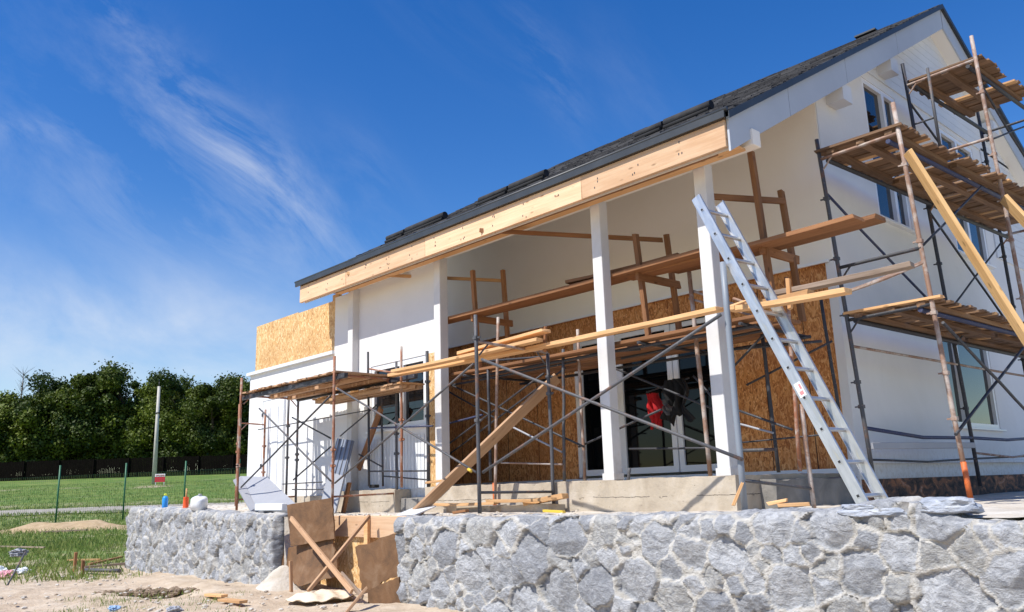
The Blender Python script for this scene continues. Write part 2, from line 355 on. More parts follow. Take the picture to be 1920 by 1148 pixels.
# terrace the house stands on: sand and rubble
ZT = -.36
def terz(x, y):
    lw = np.clip((-7.-x)/6., 0, 1)*.17
    return ZT+lw+.022*fbm(x*1.3, y*1.3, 5, 21)+.012*fbm(x*7, y*7, 3, 31)
tx = np.concatenate([np.linspace(-12.55, 4.5, 330), np.linspace(4.7, 14, 30)]); ty = np.concatenate([np.linspace(-1.62, 3.5, 90), np.linspace(3.7, 26, 60)])
TXX, TYY = np.meshgrid(tx, ty)
TZZ = terz(TXX, TYY)
TZZ += .05*np.exp(-(((TXX-3.6)/1.6)**2+((TYY+1.2)/.5)**2))
opn = ((TXX > -6.3) & (TXX < -3.24) & (TYY < -.99))
TZZ = np.where(opn, -1.4, TZZ)
grid_mesh('terrace_ground', TXX, TYY, TZZ, SLAB)['kind'] = 'structure'

# ------------------------------------------------------------------ rubble stone walls
def rubble(name, x0, x1, topf, y, zb, m, seed, step, smin, smax, endcap=None, right_ragged=False):
    r = np.random.default_rng(seed)
    nx = int((x1-x0)/step); nz = int(1.45/step)
    U, V = np.meshgrid(np.linspace(x0, x1, nx), np.linspace(0, 1, nz))
    top = topf(U[0]); Z = zb+(top[None, :]-zb)*V
    wx = U+.055*fbm(U*6, Z*6, 3, seed)+.02*fbm(U*22, Z*22, 2, seed+5); wz = Z+.055*fbm(U*6+50, Z*6, 3, seed+3)+.02*fbm(U*22, Z*22+9, 2, seed+6)
    pts = []; tries = 0
    while tries < 9000:
        tries += 1
        c = (r.uniform(x0-.2, x1+.2), r.uniform(zb-.1, top.max()+.1)); sz = r.uniform(smin, smax)*(1 if (c[0]-x0)/(x1-x0) < 0 else 1)
        if all(math.hypot((c[0]-q[0])*.9, (c[1]-q[1])*1.1) > (sz+q[2])*.5 for q in pts): pts.append((*c, sz))
    tries = 0
    while tries < 5000:
        tries += 1
        c = (r.uniform(x0-.1, x1+.1), r.uniform(zb-.1, top.max()+.1)); sz = r.uniform(.09, .16)
        if all(math.hypot((c[0]-q[0])*.95, (c[1]-q[1])*1.05) > sz*.5+q[2]*.47 for q in pts): pts.append((*c, sz))
    S = np.array(pts)
    F1 = np.full(U.shape, 1e9); F2 = np.full(U.shape, 1e9); ID = np.zeros(U.shape, int); I2 = np.zeros(U.shape, int)
    for i, (cx, cz, sz) in enumerate(S):
        d = (wx-cx)**2+((wz-cz)*1.12)**2-(sz*.46)**2
        lt = d < F1; l2 = (~lt) & (d < F2)
        I2 = np.where(lt, ID, np.where(l2, i, I2)); F2 = np.where(lt, F1, np.where(l2, d, F2)); F1 = np.where(lt, d, F1); ID = np.where(lt, i, ID)
    e = (F2-F1)/2/np.maximum(np.hypot(S[ID, 0]-S[I2, 0], S[ID, 1]-S[I2, 1]), .05)
    e = np.minimum(e, .022+np.maximum(0, (S[ID, 2]*.62)-np.hypot(wx-S[ID, 0], wz-S[ID, 1])))
    mw = r.uniform(.000, .019, len(S))[ID]+.014*fbm(U*6, Z*6, 3, seed+50)
    k = np.clip((e-mw)/.009, 0, 1); k = k*k*(3-2*k)
    tl = r.uniform(-1, 1, (len(S), 2)); hh = r.uniform(-.012, .045, len(S)); fa = r.uniform(0, 6.28, (len(S), 3)); fo = r.uniform(.0, .14, (len(S), 3))
    lx = wx-S[ID, 0]; lz = wz-S[ID, 1]
    fac = 1e3
    for q in range(3): fac = np.minimum(fac, (fo[ID, q]-(lx*np.cos(fa[ID, q])+lz*np.sin(fa[ID, q])))*.45)
    fac = np.minimum(fac, .03)
    h = k*(.008+hh[ID]*.45+fac*.7+tl[ID, 0]*lx*.10+tl[ID, 1]*lz*.10+.012*fbm(U*9+ID*3.1, Z*9, 4, seed+8)-.014*np.abs(fbm((U+Z*.8)*13+ID*1.7, (Z-U*.3)*4, 3, seed+14))+.012*np.abs(fbm(U*16+ID, Z*5+U*6, 3, seed+9)))
    mo = .016*fbm(U*6, Z*6, 4, seed+11)+.008*fbm(U*30, Z*30, 3, seed+12)+.016
    h = h+(1-k)*mo
    cr = np.clip(1-np.abs(e-mw-.003)/.007, 0, 1)*np.clip((fbm(U*3.1, Z*3.1, 2, seed+20)+tl[ID, 0]*.25-.14)*6, 0, 1)
    h -= cr*.028
    rim = np.clip((V-.93)/.07, 0, 1); h -= rim**2*.05
    Y = y-h
    col = np.stack([1-k, np.clip(r.random(len(S))[ID]*.8+.2*r.random(), 0, 1), cr*.9, np.ones_like(k)], -1)
    # top cap rows run back over the wall, with stones poking up
    cap = 26; T = np.linspace(0, 1, cap)[1:]
    Xc = np.repeat(U[-1:], cap-1, 0); Yc = Y[-1:]+(y+.38-Y[-1:])*T[:, None]; Zc = Z[-1:]+.035*np.sin(T[:, None]*math.pi)*(fbm(U[-1:]*4, T[:, None]*2, 3, seed+30)+.5)+.02*fbm(U[-1:]*12, T[:, None]*5, 3, seed+31)-.02*T[:, None]
    cc = np.clip(fbm(U[-1:]*3.5, T[:, None]*1.5+4, 3, seed+33)*4+.6, 0, 1); colc = np.stack([cc+0*Xc, .55+0*Xc, 0*Xc, 1+0*Xc], -1)
    X = np.vstack([U, Xc]); Y = np.vstack([Y, Yc]); Zf = np.vstack([Z, Zc]); col = np.vstack([col, colc])
    # end caps: columns that turn the corner
    for side in (0, -1):
        m_ = 24; tt = np.linspace(0, 1, m_)[1:]
        xe = X[:, side]; ye = Y[:, side]; ze = Zf[:, side]
        prof = (endcap(ze) if (endcap and side == -1) else np.zeros_like(ze))
        sgn = 1 if side == -1 else -1
        yy = ye[:, None]+(y+.62-ye[:, None])*tt[None, :]
        bulge = .05*fbm(yy*5+3, np.repeat(ze[:, None], m_-1, 1)*5, 4, seed+40)+.05
        xx = xe[:, None]+sgn*bulge*np.minimum(1, tt*6)[None, :]
        if endcap and side == -1: pass
        zz = np.repeat(ze[:, None], m_-1, 1)
        cm = np.clip(fbm(yy*3+7, zz*4, 2, seed+43)*5, 0, 1)*.9
        ce = np.stack([cm*.5, .0+.18*np.clip(fbm(yy*4, zz*4, 2, seed+44), 0, 1), np.zeros_like(yy), np.ones_like(yy)], -1)  # darker stone tone paints the shade on the end faces
        if side == -1: X = np.hstack([X, xx]); Y = np.hstack([Y, yy]); Zf = np.hstack([Zf, zz]); col = np.hstack([col, ce])
        else: X = np.hstack([xx[:, ::-1], X]); Y = np.hstack([yy[:, ::-1], Y]); Zf = np.hstack([zz[:, ::-1], Zf]); col = np.hstack([ce[:, ::-1], col])
    if endcap:
        # the wall end leans: its foot stops short of its top
        fr = np.clip((X-(x1-.9))/.9, 0, 1); X = X-fr*np.clip((topf(np.array([x1]))[0]-Zf)/1.0, 0, 1)*.42
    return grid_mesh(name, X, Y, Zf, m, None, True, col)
YW = -1.72
tl_ = lambda x: np.interp(x, [-12.6, -10, -8, -6], [-.18, -.24, -.30, -.36])+.02*fbm(x*2.5, x*0, 3, 77)
tr_ = lambda x: np.interp(x, [-3.4, 0, 1.6, 2.2, 2.5, 2.8, 2.95, 3.3, 4.5, 6], [-.37, -.335, -.31, -.29, -.24, -.27, -.35, -.36, -.36, -.36])+.02*fbm(x*2.5, x*0, 3, 78)
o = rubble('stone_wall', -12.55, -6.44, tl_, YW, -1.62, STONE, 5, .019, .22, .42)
tag(o, 'shorter grey rubble stone wall left of the boarded gap, its end face in shade', 'wall')
o = rubble('stone_wall', -3.35, 6.0, tr_, YW, -1.62, STONE, 23, .0145, .26, .52)
tag(o, 'long grey rubble stone wall running under the foot of the ladder to the right', 'wall')

# ------------------------------------------------------------------ house
house = thing('house', 'white two storey house under construction with dark shingle roof and boarded porch', 'house', (-3, 5, 0))
def panel(name, org, ux, uz, W, H, holes, m, depth=.12, inward=None, parent=None, edge=.0):
    """a wall sheet spanned by ux, uz with rectangular openings and reveals"""
    ux = Vector(ux); uz = Vector(uz); org = Vector(org); inward = Vector(inward)
    us = sorted({0, W, *[h[0] for h in holes], *[h[2] for h in holes]}); vs = sorted({0, H, *[h[1] for h in holes], *[h[3] for h in holes]})
    bm = bmesh.new(); cache = {}
    def vt(u, v, d=0):
        k = (round(u,4), round(v,4), d)
        if k not in cache: cache[k] = bm.verts.new(ux*u+uz*v+inward*d)
        return cache[k]
    for a, b in zip(us, us[1:]):
        for c, d in zip(vs, vs[1:]):
            if any(h[0] <= (a+b)/2 <= h[2] and h[1] <= (c+d)/2 <= h[3] for h in holes): continue
            bm.faces.new((vt(a,c), vt(b,c), vt(b,d), vt(a,d)))
    for h in holes+[(0,0,W,H)]:
        cs = [(h[0],h[1]),(h[2],h[1]),(h[2],h[3]),(h[0],h[3])]
        for (a, b), (c, d) in zip(cs, cs[1:]+cs[:1]):
            q = [v for v in (bm.verts.new(ux*a+uz*b), bm.verts.new(ux*c+uz*d), bm.verts.new(ux*c+uz*d+inward*depth), bm.verts.new(ux*a+uz*b+inward*depth))]
            bm.faces.new(q)
    return finish(bm, name, m, parent, Matrix.Translation(org))
X, Yy, Z = Vector((1,0,0)), Vector((0,1,0)), Vector((0,0,1))
GX_ = .5; YR = 2.215; YF = .13; ZL = 2.61; XL = -7.95; XS = -4.80
RT = lambda y: 3.965+.579*y if y < 6.75 else 7.873-.503*(y-6.75)      # roof top above the rake
# front room wall and its window
wx0, wx1, wz0, wz1 = -6.76, -5.22, .93, 2.02
panel('front_wall', (XL, YF, -.4), X, Z, XS-XL-.14, 3.85, [(wx0-XL, wz0+.4, wx1-XL, wz1+.4)], W_ST, .14, Yy, house)
box('trim_board', (-5.16, YF-.02, .0), (XS-.145, YF-.004, 2.02), OSB_L, house)
def window(x0, x1, z0, z1, y, mull, parent, axis='x', sill=True, fr=.06, pane_mat=None, dirn=-1):
    """frame set 5 cm into the reveal; axis = direction the window runs in"""
    def pt(u, d, z): return Vector((u, y+d, z)) if axis == 'x' else Vector((y-d, u, z))
    def bx(name, u0, u1, za, zb, d0, d1, m, par):
        a, b = pt(u0, d0, za), pt(u1, d1, zb); lo = Vector(map(min, a, b)); hi = Vector(map(max, a, b)); return box(name, lo, hi, m, par, .004)
    c = pt((x0+x1)/2, .06, z0)
    bm = bmesh.new()
    def add(u0, u1, za, zb, d0=.012, d1=.09):
        a, b = pt(u0, d0, za)-c, pt(u1, d1, zb)-c; bm_box(bm, Vector(map(min, a, b)), Vector(map(max, a, b)))
    add(x0, x1, z0, z0+fr); add(x0, x1, z1-fr, z1); add(x0, x0+fr, z0+fr, z1-fr); add(x1-fr, x1, z0+fr, z1-fr)
    for mu in mull: add(mu-fr*.6, mu+fr*.6, z0+fr, z1-fr, .008, .09)
    f = finish(bm, 'window', PVC, parent, Matrix.Translation(c))
    us = [x0+fr]+[q for mu in mull for q in (mu-fr*.6, mu+fr*.6)]+[x1-fr]
    for a, b in zip(us[::2], us[1::2]): bx('pane', a+.001, b-.001, z0+fr+.001, z1-fr-.001, .062, .07, pane_mat or GLASS, f)
    if sill: bx('sill', x0-.05, x1+.05, z0-.03, z0-.001, -.07, .03, PVC, f)
    return f
window(wx0, wx1, wz0, wz1, YF, [-5.89], house, fr=.085)
# wall stub left of room return, recessed wall with white render above boards
XW = XL+.16
panel('recessed_wall', (XW, YR-.05, ZL), X, Z, GX_-XW-.005, 2.2, [], W_CR, .1, Yy, house)
box('lip_trim', (XW+.002, YR-.085, ZL-.03), (GX_-.06, YR-.052, ZL+.004), PVC, house)
ox0, ox1, oz1 = -4.05, -1.24, 2.28
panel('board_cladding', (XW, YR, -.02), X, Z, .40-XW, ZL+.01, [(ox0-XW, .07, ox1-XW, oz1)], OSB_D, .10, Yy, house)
for xx in (-6.9, -5.65, -4.9, -.62, -.02):      # joints between the sheets
    if not (ox0 < xx < ox1): box('joint', (xx-.004, YR-.004, .02), (xx+.004, YR-.001, ZL-.04), BLACK, house)
box('corner_strip', (.402, YR-.034, -.3), (GX_-.002, YR+.08, ZL), W_ST, house)
box('skirting', (XW+.01, YR-.06, -.03), (.40, YR-.004, .05), PVC, house)
# glazed porch doors
gz = thing  # readability only
def gdoor(x0, x1, z0, z1, y, name='porch_door'):
    c = Vector(((x0+x1)/2, y, z0)); bm = bmesh.new()
    for a, b in (((x0,z0),(x1,z0+.09)), ((x0,z1-.07),(x1,z1)), ((x0,z0+.09),(x0+.085,z1-.07)), ((x1-.085,z0+.09),(x1,z1-.07))):
        bm_box(bm, Vector((a[0], y-.03, a[1]))-c, Vector((b[0], y+.04, b[1]))-c)
    f = finish(bm, name, PVC, house, Matrix.Translation(c))
    box('pane', (x0+.086, y, z0+.091), (x1-.086, y+.012, z1-.071), PGLASS, f)
    return f
box('door_frame', (ox0, YR+.03, .07), (ox0+.06, YR+.12, oz1), PVC, house)
gdoor(-3.985, -3.15, .09, 2.22, YR+.07); gdoor(-3.14, -2.12, .09, 2.22, YR+.05); gdoor(-2.11, -1.25, .09, 2.22, YR+.07)
box('opening_lintel', (ox0, YR+.02, 2.222), (ox1, YR+.12, oz1), BLACK, house)
hd = box('door_handle', (-3.30, YR-.02, 1.02), (-3.27, YR+.02, 1.16), DARKP, house)
# gable wall with four windows
gy = 13.3
gh = [(3.72,3.46,4.86,5.62),(6.62,3.46,8.15,5.66),(5.3,.62,7.35,2.55),(10.2,.62,11.8,2.55)]
ux0 = YR-.03
bm = bmesh.new()
g = panel('gable_wall', (GX_, ux0, -.3), Yy, Z, gy-ux0, 3.5, [(h[0]-ux0, h[1]+.3, h[2]-ux0, h[3]+.3) for h in gh if h[1] < 2], W_ST, .12, -X, house)
# upper part: same sheet shape cut to the roof line
def gable_upper():
    bm = bmesh.new(); z0 = 3.2; cols = sorted({ux0, gy, 6.75, *[h[0] for h in gh[:2]], *[h[2] for h in gh[:2]], *np.linspace(ux0, gy, 24)})
    for a, b in zip(cols, cols[1:]):
        hs = [h for h in gh[:2] if h[0] <= (a+b)/2 <= h[2]]
        spans = [(z0, None)] if not hs else [(z0, hs[0][1]), (hs[0][3], None)]
        for lo, hi in spans:
            za, zb = (RT(a)-.14, RT(b)-.14) if hi is None else (hi, hi)
            if min(za, zb) <= lo+.01: continue
            bm.faces.new([bm.verts.new((0, a-7, lo)), bm.verts.new((0, b-7, lo)), bm.verts.new((0, b-7, zb)), bm.verts.new((0, a-7, za))])
    for h in gh[:2]:
        cs = [(h[0],h[1]),(h[2],h[1]),(h[2],h[3]),(h[0],h[3])]
        for (a, b), (c, d) in zip(cs, cs[1:]+cs[:1]): bm.faces.new([bm.verts.new((0,a-7,b)), bm.verts.new((0,c-7,d)), bm.verts.new((-.12,c-7,d)), bm.verts.new((-.12,a-7,b))])
    return finish(bm, 'gable_wall', W_ST, house, Matrix.Translation((GX_, 7, 0)))
gable_upper()
for h, mu in zip(gh, ([4.42], [7.35], [5.95], [11.])): window(h[0], h[2], h[1], h[3], GX_, mu, house, 'y', fr=.075)
# lapped siding up in the gable
bm = bmesh.new(); z = 5.75
while z < 7.6:
    yl = (z-3.965+.2)/.579; yr = 6.75+(7.873-z-.2)/.503
    bm_box(bm, (.0, yl-7, z), (.022, yr-7, z+.135)); z += .14
z = 3.7
while z < 5.75:
    yr = min(gy-.02, 6.75+(7.873-z-.2)/.503)
    if yr > 8.6: bm_box(bm, (.0, 8.55-7, z), (.022, yr-7, z+.135))
    z += .14
finish(bm, 'siding', W_FA, house, Matrix.Translation((GX_+.002, 7, 0)))
box('base_ledge', (GX_+.002, YR+.05, .10), (GX_+.07, gy, .14), W_ST, house)
DAMP = m_noise('damp_foundation', [(.35,(.03,.025,.022)),(.5,(.12,.07,.05)),(.62,(.45,.18,.08)),(.78,(.5,.46,.42))], 3.5, .9, .6, 20, .02, 1., (1,1,2))
box('foundation', (GX_-.2, YR, -.5), (GX_+.035, gy, -.09), DAMP, house)
# other closing walls; left one stops short, unseen, to let sky light in
box('left_wall', (XL, YR-.04, -.4), (XL+.14, gy-.16, 3.9), W_ST, house); box('rear_wall', (XL, gy-.14, -.4), (GX_-.13, gy, 4.3), W_ST, house)
# inside of the house, a dark floor
box('porch_floor', (XL+.02, YF+.17, -.4), (-4.96, YR-.1, -.03), CONC, house); box('inner_floor', (XL+.2, YR+.3, -.3), (GX_-.2, gy-.2, -.05), CONC, house)
# roof slabs
def slab(name, y0, y1, zoff, th, x0, x1, m, uv=False):
    bm = bmesh.new(); a, b = (RT(y0)+zoff, RT(y1)+zoff)
    co = [(x0,y0,a),(x1,y0,a),(x1,y1,b),(x0,y1,b)]
    up = [bm.verts.new(c) for c in co]; dn = [bm.verts.new((c[0],c[1],c[2]-th)) for c in co]
    f = bm.faces.new(up); bm.faces.new(dn[::-1])
    for i in range(4): bm.faces.new((up[i], dn[i], dn[(i+1)%4], up[(i+1)%4]))
    if uv:
        L = bm.loops.layers.uv.new('UVMap')
        for ff in bm.faces:
            for l in ff.loops: c = l.vert.co; l[L].uv = (c.x, math.hypot(c.y-y0, c.z-a))
    return finish(bm, name, m, house)
RX0, RX1 = -8.30, .80
slab('roof', -.47, 6.75, -.004, .055, RX0, RX1, SHIN, True)
def courses(y0, y1):
    r = np.random.default_rng(8); co = []; fc = []; tn = []; n = 52; k = 0; sg = 1 if y1 > y0 else -1
    rows = np.linspace(y0, y1, n+1)
    for i in range(n):
        ya, yb = rows[i], rows[i+1]+sg*.01; x = RX0
        while x < RX1-.01:
            x1 = min(RX1, x+r.uniform(.12, .42)); h = r.choice([.007, .014, .022])*r.uniform(.8, 1.15); ja = r.uniform(-.012, .012)*sg
            za, zb = RT(ya), RT(yb)+.001
            c = [(x+.003, ya+ja, za-.002), (x1-.003, ya+ja, za-.002), (x1-.003, ya+ja, za+h), (x+.003, ya+ja, za+h), (x1-.003, yb, zb), (x+.003, yb, zb)]
            co += c; fc += [(k,k+1,k+2,k+3), (k+3,k+2,k+4,k+5), (k,k+3,k+5), (k+1,k+4,k+2)]; tn += [r.random()]*6; k += 6; x = x1
    me = bpy.data.meshes.new('shingles'); me.from_pydata(co, [], fc); me.materials.append(SHIN2); a_ = me.attributes.new('tone','FLOAT','POINT'); a_.data.foreach_set('value', tn); return link('shingles', me, house)
SHIN2 = mat('shingle_tabs', (.03,.03,.033), 1., 0, .15); t = NT(SHIN2); k_ = t.ramp(t.n('ShaderNodeAttribute', attribute_name='tone').outputs['Fac'], [(.0,(.012,.012,.014)),(.6,(.035,.035,.038)),(1.,(.085,.085,.09))])
t.col(t.mix(t.ramp(t.noise(t.coord(), 60, 4, .7), [(.4,(0,0,0)),(.7,(.7,.7,.7))]), k_, (.075,.075,.08)))
courses(-.47, 6.75)
slab('roof', 6.7501, 14.2, -.004, .055, RX0, RX1, SHIN, True)
CEIL = W_CR
slab('ceiling', -.35, 6.74, -.41, .03, RX0+.1, .735, CEIL); slab('ceiling', 6.76, 14.0, -.41, .03, RX0+.1, .735, CEIL)
slab('roof_deck', -.42, 6.745, -.063, .09, RX0+.05, .73, GREYW); slab('roof_deck', 6.76, 14.1, -.063, .09, RX0+.05, .73, GREYW)
# rake boards: white with dark metal edge, in four lengths
def rake(name, y0, y1, zo, th, x0, x1, m):
    bm = bmesh.new(); pts = [(y0, RT(y0)+zo), (y1, RT(y1)+zo), (y1, RT(y1)+zo-th), (y0, RT(y0)+zo-th)]
    a = [bm.verts.new((x0, *p)) for p in pts]; b = [bm.verts.new((x1, *p)) for p in pts]
    bm.faces.new(a); bm.faces.new(b[::-1])
    for i in range(4): bm.faces.new((a[i], b[i], b[(i+1)%4], a[(i+1)%4]))
    return finish(bm, name, m, house)
js = [-.42, .95, 2.62, 4.55, 6.73]
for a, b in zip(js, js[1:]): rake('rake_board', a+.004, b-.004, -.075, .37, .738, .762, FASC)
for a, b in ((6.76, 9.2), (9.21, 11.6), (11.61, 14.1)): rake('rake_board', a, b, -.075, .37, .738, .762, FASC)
rake('rake_edge', -.47, 6.749, .0, .085, .768, .812, METALD); rake('rake_edge', 6.751, 14.2, .0, .085, .768, .812, METALD)
# the rake board's lower end is cut square and hangs a little lower
# eave: dark drip edge over a fresh timber fascia, in lengths
box('drip_edge', (RX0, -.50, 3.63), (.768, -.475, 3.715), METALD, house)
tube('gutter_edge', [(RX0-.02, -.485, 3.72), (.80, -.485, 3.72)], .02, METALD, house)
xs = [-8.21, -6.65, -4.45, -1.3, .736]
for a, b in zip(xs, xs[1:]): beam('fascia_board', (a+.003, -.425, 3.475), (b-.003, -.425, 3.475), .05, .30, FASW, house, j=.001)
nm_ = bpy.data.meshes.new('nail'); bm = bmesh.new(); bm_box(bm, (-.006,-.001,-.012), (.006,.001,.012)); bm.to_mesh(nm_); bm.free(); nm_.materials.append(DARKP)
for x in np.arange(-7.9, .7, .62):
    for i in range(random.choice((2, 3, 4))): link('nail', nm_, house, Matrix.Translation((x+random.uniform(-.05,.05), -.4515, 3.36+random.uniform(0,.22))))
box('soffit_board', (-7.5, -.40, 3.40), (.70, -.02, 3.425), FRESH, house)
beam('ledger', (-7.3, -.30, 3.37), (.5, -.30, 3.37), .09, .05, AGED, house)
box('header_beam', (-7.35, -.0, 3.452), (.79, .155, 3.64), W_CR, house, .006)
# purlin ends under the rake
for y in (2.63, 4.40, 8.9): box('purlin', (GX_+.002, y-.13, RT(y)-.70), (.737, y+.13, RT(y)-.46), W_FA, house)
# columns
for x, z0, d in ((-7.298, -.02, .154), (-4.84, -.36, .160), (-1.576, 0, .154), (0, 0, .154)):
    c = box('column', (x, 0, z0+.01), (x+.155, .155, 3.452), W_COL, house, .006)
    if x > -2: box('column_foot', (x-.012, -.012, z0-.004), (x+.167, .167, z0+.075), W_COL, c)
# concrete plinth of the porch and steps
def rough_block(name, a, b, m, parent, n=16, amp=.018, seed=0):
    a, b = Vector(a), Vector(b); bm = bmesh.new(); bm_box(bm, a, b)
    bmesh.ops.subdivide_edges(bm, edges=[e for e in bm.edges if e.calc_length() > .5], cuts=n, use_grid_fill=True)
    bmesh.ops.subdivide_edges(bm, edges=[e for e in bm.edges if .12 < e.calc_length() < .6], cuts=3, use_grid_fill=True)
    for v in bm.verts:
        d = mn.noise_vector(v.co*3+Vector((seed,0,0)))*amp+mn.noise_vector(v.co*11)*amp*.5; v.co += d
    return finish(bm, name, m, parent)
rough_block('plinth', (-4.95, -.10, -.5), (.27, YR-.07, -.008), CONC, house, 30, .018, 3)
rough_block('plinth', (-7.75, -.17, -.5), (-5.62, .12, -.02), CONC, house, 12, .02, 7)
rough_block('side_plinth', (.272, .35, -.5), (.46, YR+.4, -.06), GCONC, house, 8, .02, 9)
rough_block('step', (-5.6, -.08, -.5), (-4.97, .11, -.16), GCONC, house, 6, .02, 11)
for x0, x1 in ((-3.85, -3.15), (-2.95, -2.1), (-4.6, -4.05)): rough_block('kerb_block', (x0, -.42, -.45), (x1, -.14, -.27), CONC, house, 5, .015, x0)
# annex with low parapet of boards
ax0 = -11.34
panel('annex_wall', (ax0, YF+.02, -.25), X, Z, XL-ax0-.003, 2.66, [], W_ST, 5., Yy, house)
box('annex_cornice', (ax0-.05, YF-.05, 2.41), (XL-.003, YF+.3, 2.47), W_FA, house)
box('parapet_board', (ax0+.17, YF+.04, 2.471), (-9.4, YF+.06, 3.44), OSB_L, house); box('parapet_board', (-9.395, YF+.04, 2.471), (XL-.004, YF+.06, 3.42), OSB_L, house)
box('parapet_post', (XL-.22, YF+.075, 2.48), (XL-.004, YF+.14, 3.55), FRESH, house)
box('side_parapet', (ax0+.17, YF+.065, 2.471), (ax0+.19, YF+4.5, 3.44), OSB_L, house)
box('annex_base', (ax0+.02, YF-.012, -.5), (XL-.003, YF+.018, -.08), CONC, house)
bm = bmesh.new(); vs = [bm.verts.new(c) for c in ((ax0-.30,1.2,2.50),(ax0+.1,1.2,2.68),(ax0+.1,5,2.68),(ax0-.30,5,2.50),(ax0-.30,1.2,2.44),(ax0+.1,1.2,2.62),(ax0+.1,5,2.62),(ax0-.30,5,2.44))]
for f in ((0,1,2,3),(7,6,5,4),(0,4,5,1),(1,5,6,2),(2,6,7,3),(3,7,4,0)): bm.faces.new([vs[i] for i in f])
finish(bm, 'low_eave', METALD, house)
d = box('annex_door', (-10.62, YF-.025, -.02), (-9.86, YF+.016, 1.80), PVC, house, .004)
box('door_trim', (-10.72, YF-.03, -.02), (-10.63, YF+.018, 1.90), PVC, house); box('door_trim', (-9.85, YF-.03, -.02), (-9.76, YF+.018, 1.90), PVC, house); box('door_trim', (-10.629, YF-.028, 1.81), (-9.851, YF+.018, 1.90), W_FA, house)
for x0, x1 in ((-10.52, -10.28), (-10.20, -9.96)): box('door_panel', (x0, YF-.037, .15), (x1, YF-.0265, 1.66), W_FA, d, .004)
for z in (.5, 1.5): box('hinge', (-10.64, YF-.05, z), (-10.60, YF-.026, z+.07), GREYP, d)
# siding leaf under the window: vertical white boards
bm = bmesh.new()
for i in range(18):
    x = -6.75+i*.085; bm_box(bm, (x-.037+6, -.014, -.02), (x+.037+6, .0, .80))
finish(bm, 'wall_cladding', W_FA, house, Matrix.Translation((-6, YF-.003, 0)))
# ridge vents and flashing
for xa, xm, xb in ((-8.06, -7.45, -6.26), (-5.25, -4.5, -3.65), (-1.80, -1.3, -.54)):
    for x0, x1, r_, dy in ((xa, xm-.02, .052, 0), (xm, xb, .062, .03)):
        v_ = tube('ridge_vent', [(x0, 1.35+dy, RT(1.35+dy)+.085), (x1, 1.35+dy, RT(1.35+dy)+.085)], r_, VENT, house, 12)
        tube('vent_shadow', [(x0+.01, 1.30+dy, RT(1.30+dy)+.03), (x1-.01, 1.30+dy, RT(1.30+dy)+.03)], .035, BLACK, v_, 8)  # black tube drawn as the shadow under each vent
g_ = lambda q: P(q, 95, 'y', 6.6).x
box('ridge_flashing', (P(1606,72,'y',6.7).x, 6.6, 7.85), (P(1645,58,'y',6.7).x, 6.72, 7.88), METALD, house)

# ------------------------------------------------------------------ scaffolds
def coupler(c, m, o, sg=1):
    bm = bmesh.new(); bm_box(bm, (-.029,-.029,-.02), (.029,.029,.02)); bm_box(bm, (.02*sg,-.008,-.008), (.075*sg,.008,.008)); finish(bm, 'coupler', m, o, Matrix.Translation(c))
def post(par, x, y, z0, z1, m, r=.021, lean=(0,0), name='post', foot=None):
    p0 = Vector((x, y, z0)); p1 = Vector((x+lean[0], y+lean[1], z1))
    o = tube(name, [p0, p1], r, m, par, wob=.004)
    for k in range(2): coupler(p0.lerp(p1, random.uniform(.25, .9)), m, o)
    if foot: tube('foot', [p0, p0+Vector((0,0,foot))], r*1.15, ORANGE, o)
    return o
def bar(par, a, b, m, r=.015, name='crossbar'): return tube(name, [a, b], r, m, par, wob=.003)
def gusset(par, x, y, z, dy, m):
    bar(par, (x, y, z-.14), (x, y+dy*.14, z), m, .010, 'gusset')
def brace(par, a, b, m, r=.014): return tube('brace', [a, b], r, m, par, wob=.006)
GRP = 'tubular scaffolds round the house'
ZB = 1.66
# left scaffold
s1 = thing('scaffold', 'low rusty tube scaffold in front of the annex door under the left plank deck', 'scaffold', (-7.1, -.7, ZT), GRP)
xa, xb = -8.72, -5.66
post(s1, xa, -1.25, -.28, 1.97, RUST); post(s1, xa, -.15, -.19, 1.62, GREYP); post(s1, xb, -1.23, -.33, 1.94, RUST); post(s1, xb, -.12, -.30, 1.95, GREYP)
post(s1, -8.95, -.22, -.05, 1.66, GREYP)
for x, m in ((xa, RUST), (xb, RUST)):
    bar(s1, (x, -1.24, ZB), (x, -.14, ZB), m, .017); bar(s1, (x, -1.24, -.1), (x, -.14, -.08), m)
    gusset(s1, x, -1.2, ZB, 1, m); gusset(s1, x, -.18, ZB, -1, m)
brace(s1, P(486,766,'y',-1.27), P(620,902,'y',-1.27), GREYP); brace(s1, P(452,914,'y',-1.29), P(620,742,'y',-1.29), DARKP)
brace(s1, P(548,783,'y',-.13), P(620,822,'y',-.13), DARKP); brace(s1, P(550,900,'y',-.11), P(620,838,'y',-.11), DARKP)
brace(s1, P(484,806,'y',-.10), P(745,760,'y',-.10), GREYP, .010)
bar(s1, P(530,908,'y',-.16), P(605,904,'y',-.16), DARKP, .010); bar(s1, P(548,918,'y',-.16), P(605,918,'y',-.16), DARKP, .010)
# far left rear frame
s0 = thing('scaffold', 'spare rust brown scaffold frame standing at the far left corner of the annex', 'scaffold', (-10.3, -.2, ZT), GRP)
post(s0, -10.35, -.52, -.22, 1.70, RUST); post(s0, -10.35, .02, -.2, 1.62, RUST); bar(s0, (-10.35, -.51, 1.34), (-10.35, .01, 1.32), RUST); gusset(s0, -10.35, -.48, 1.34, 1, RUST)
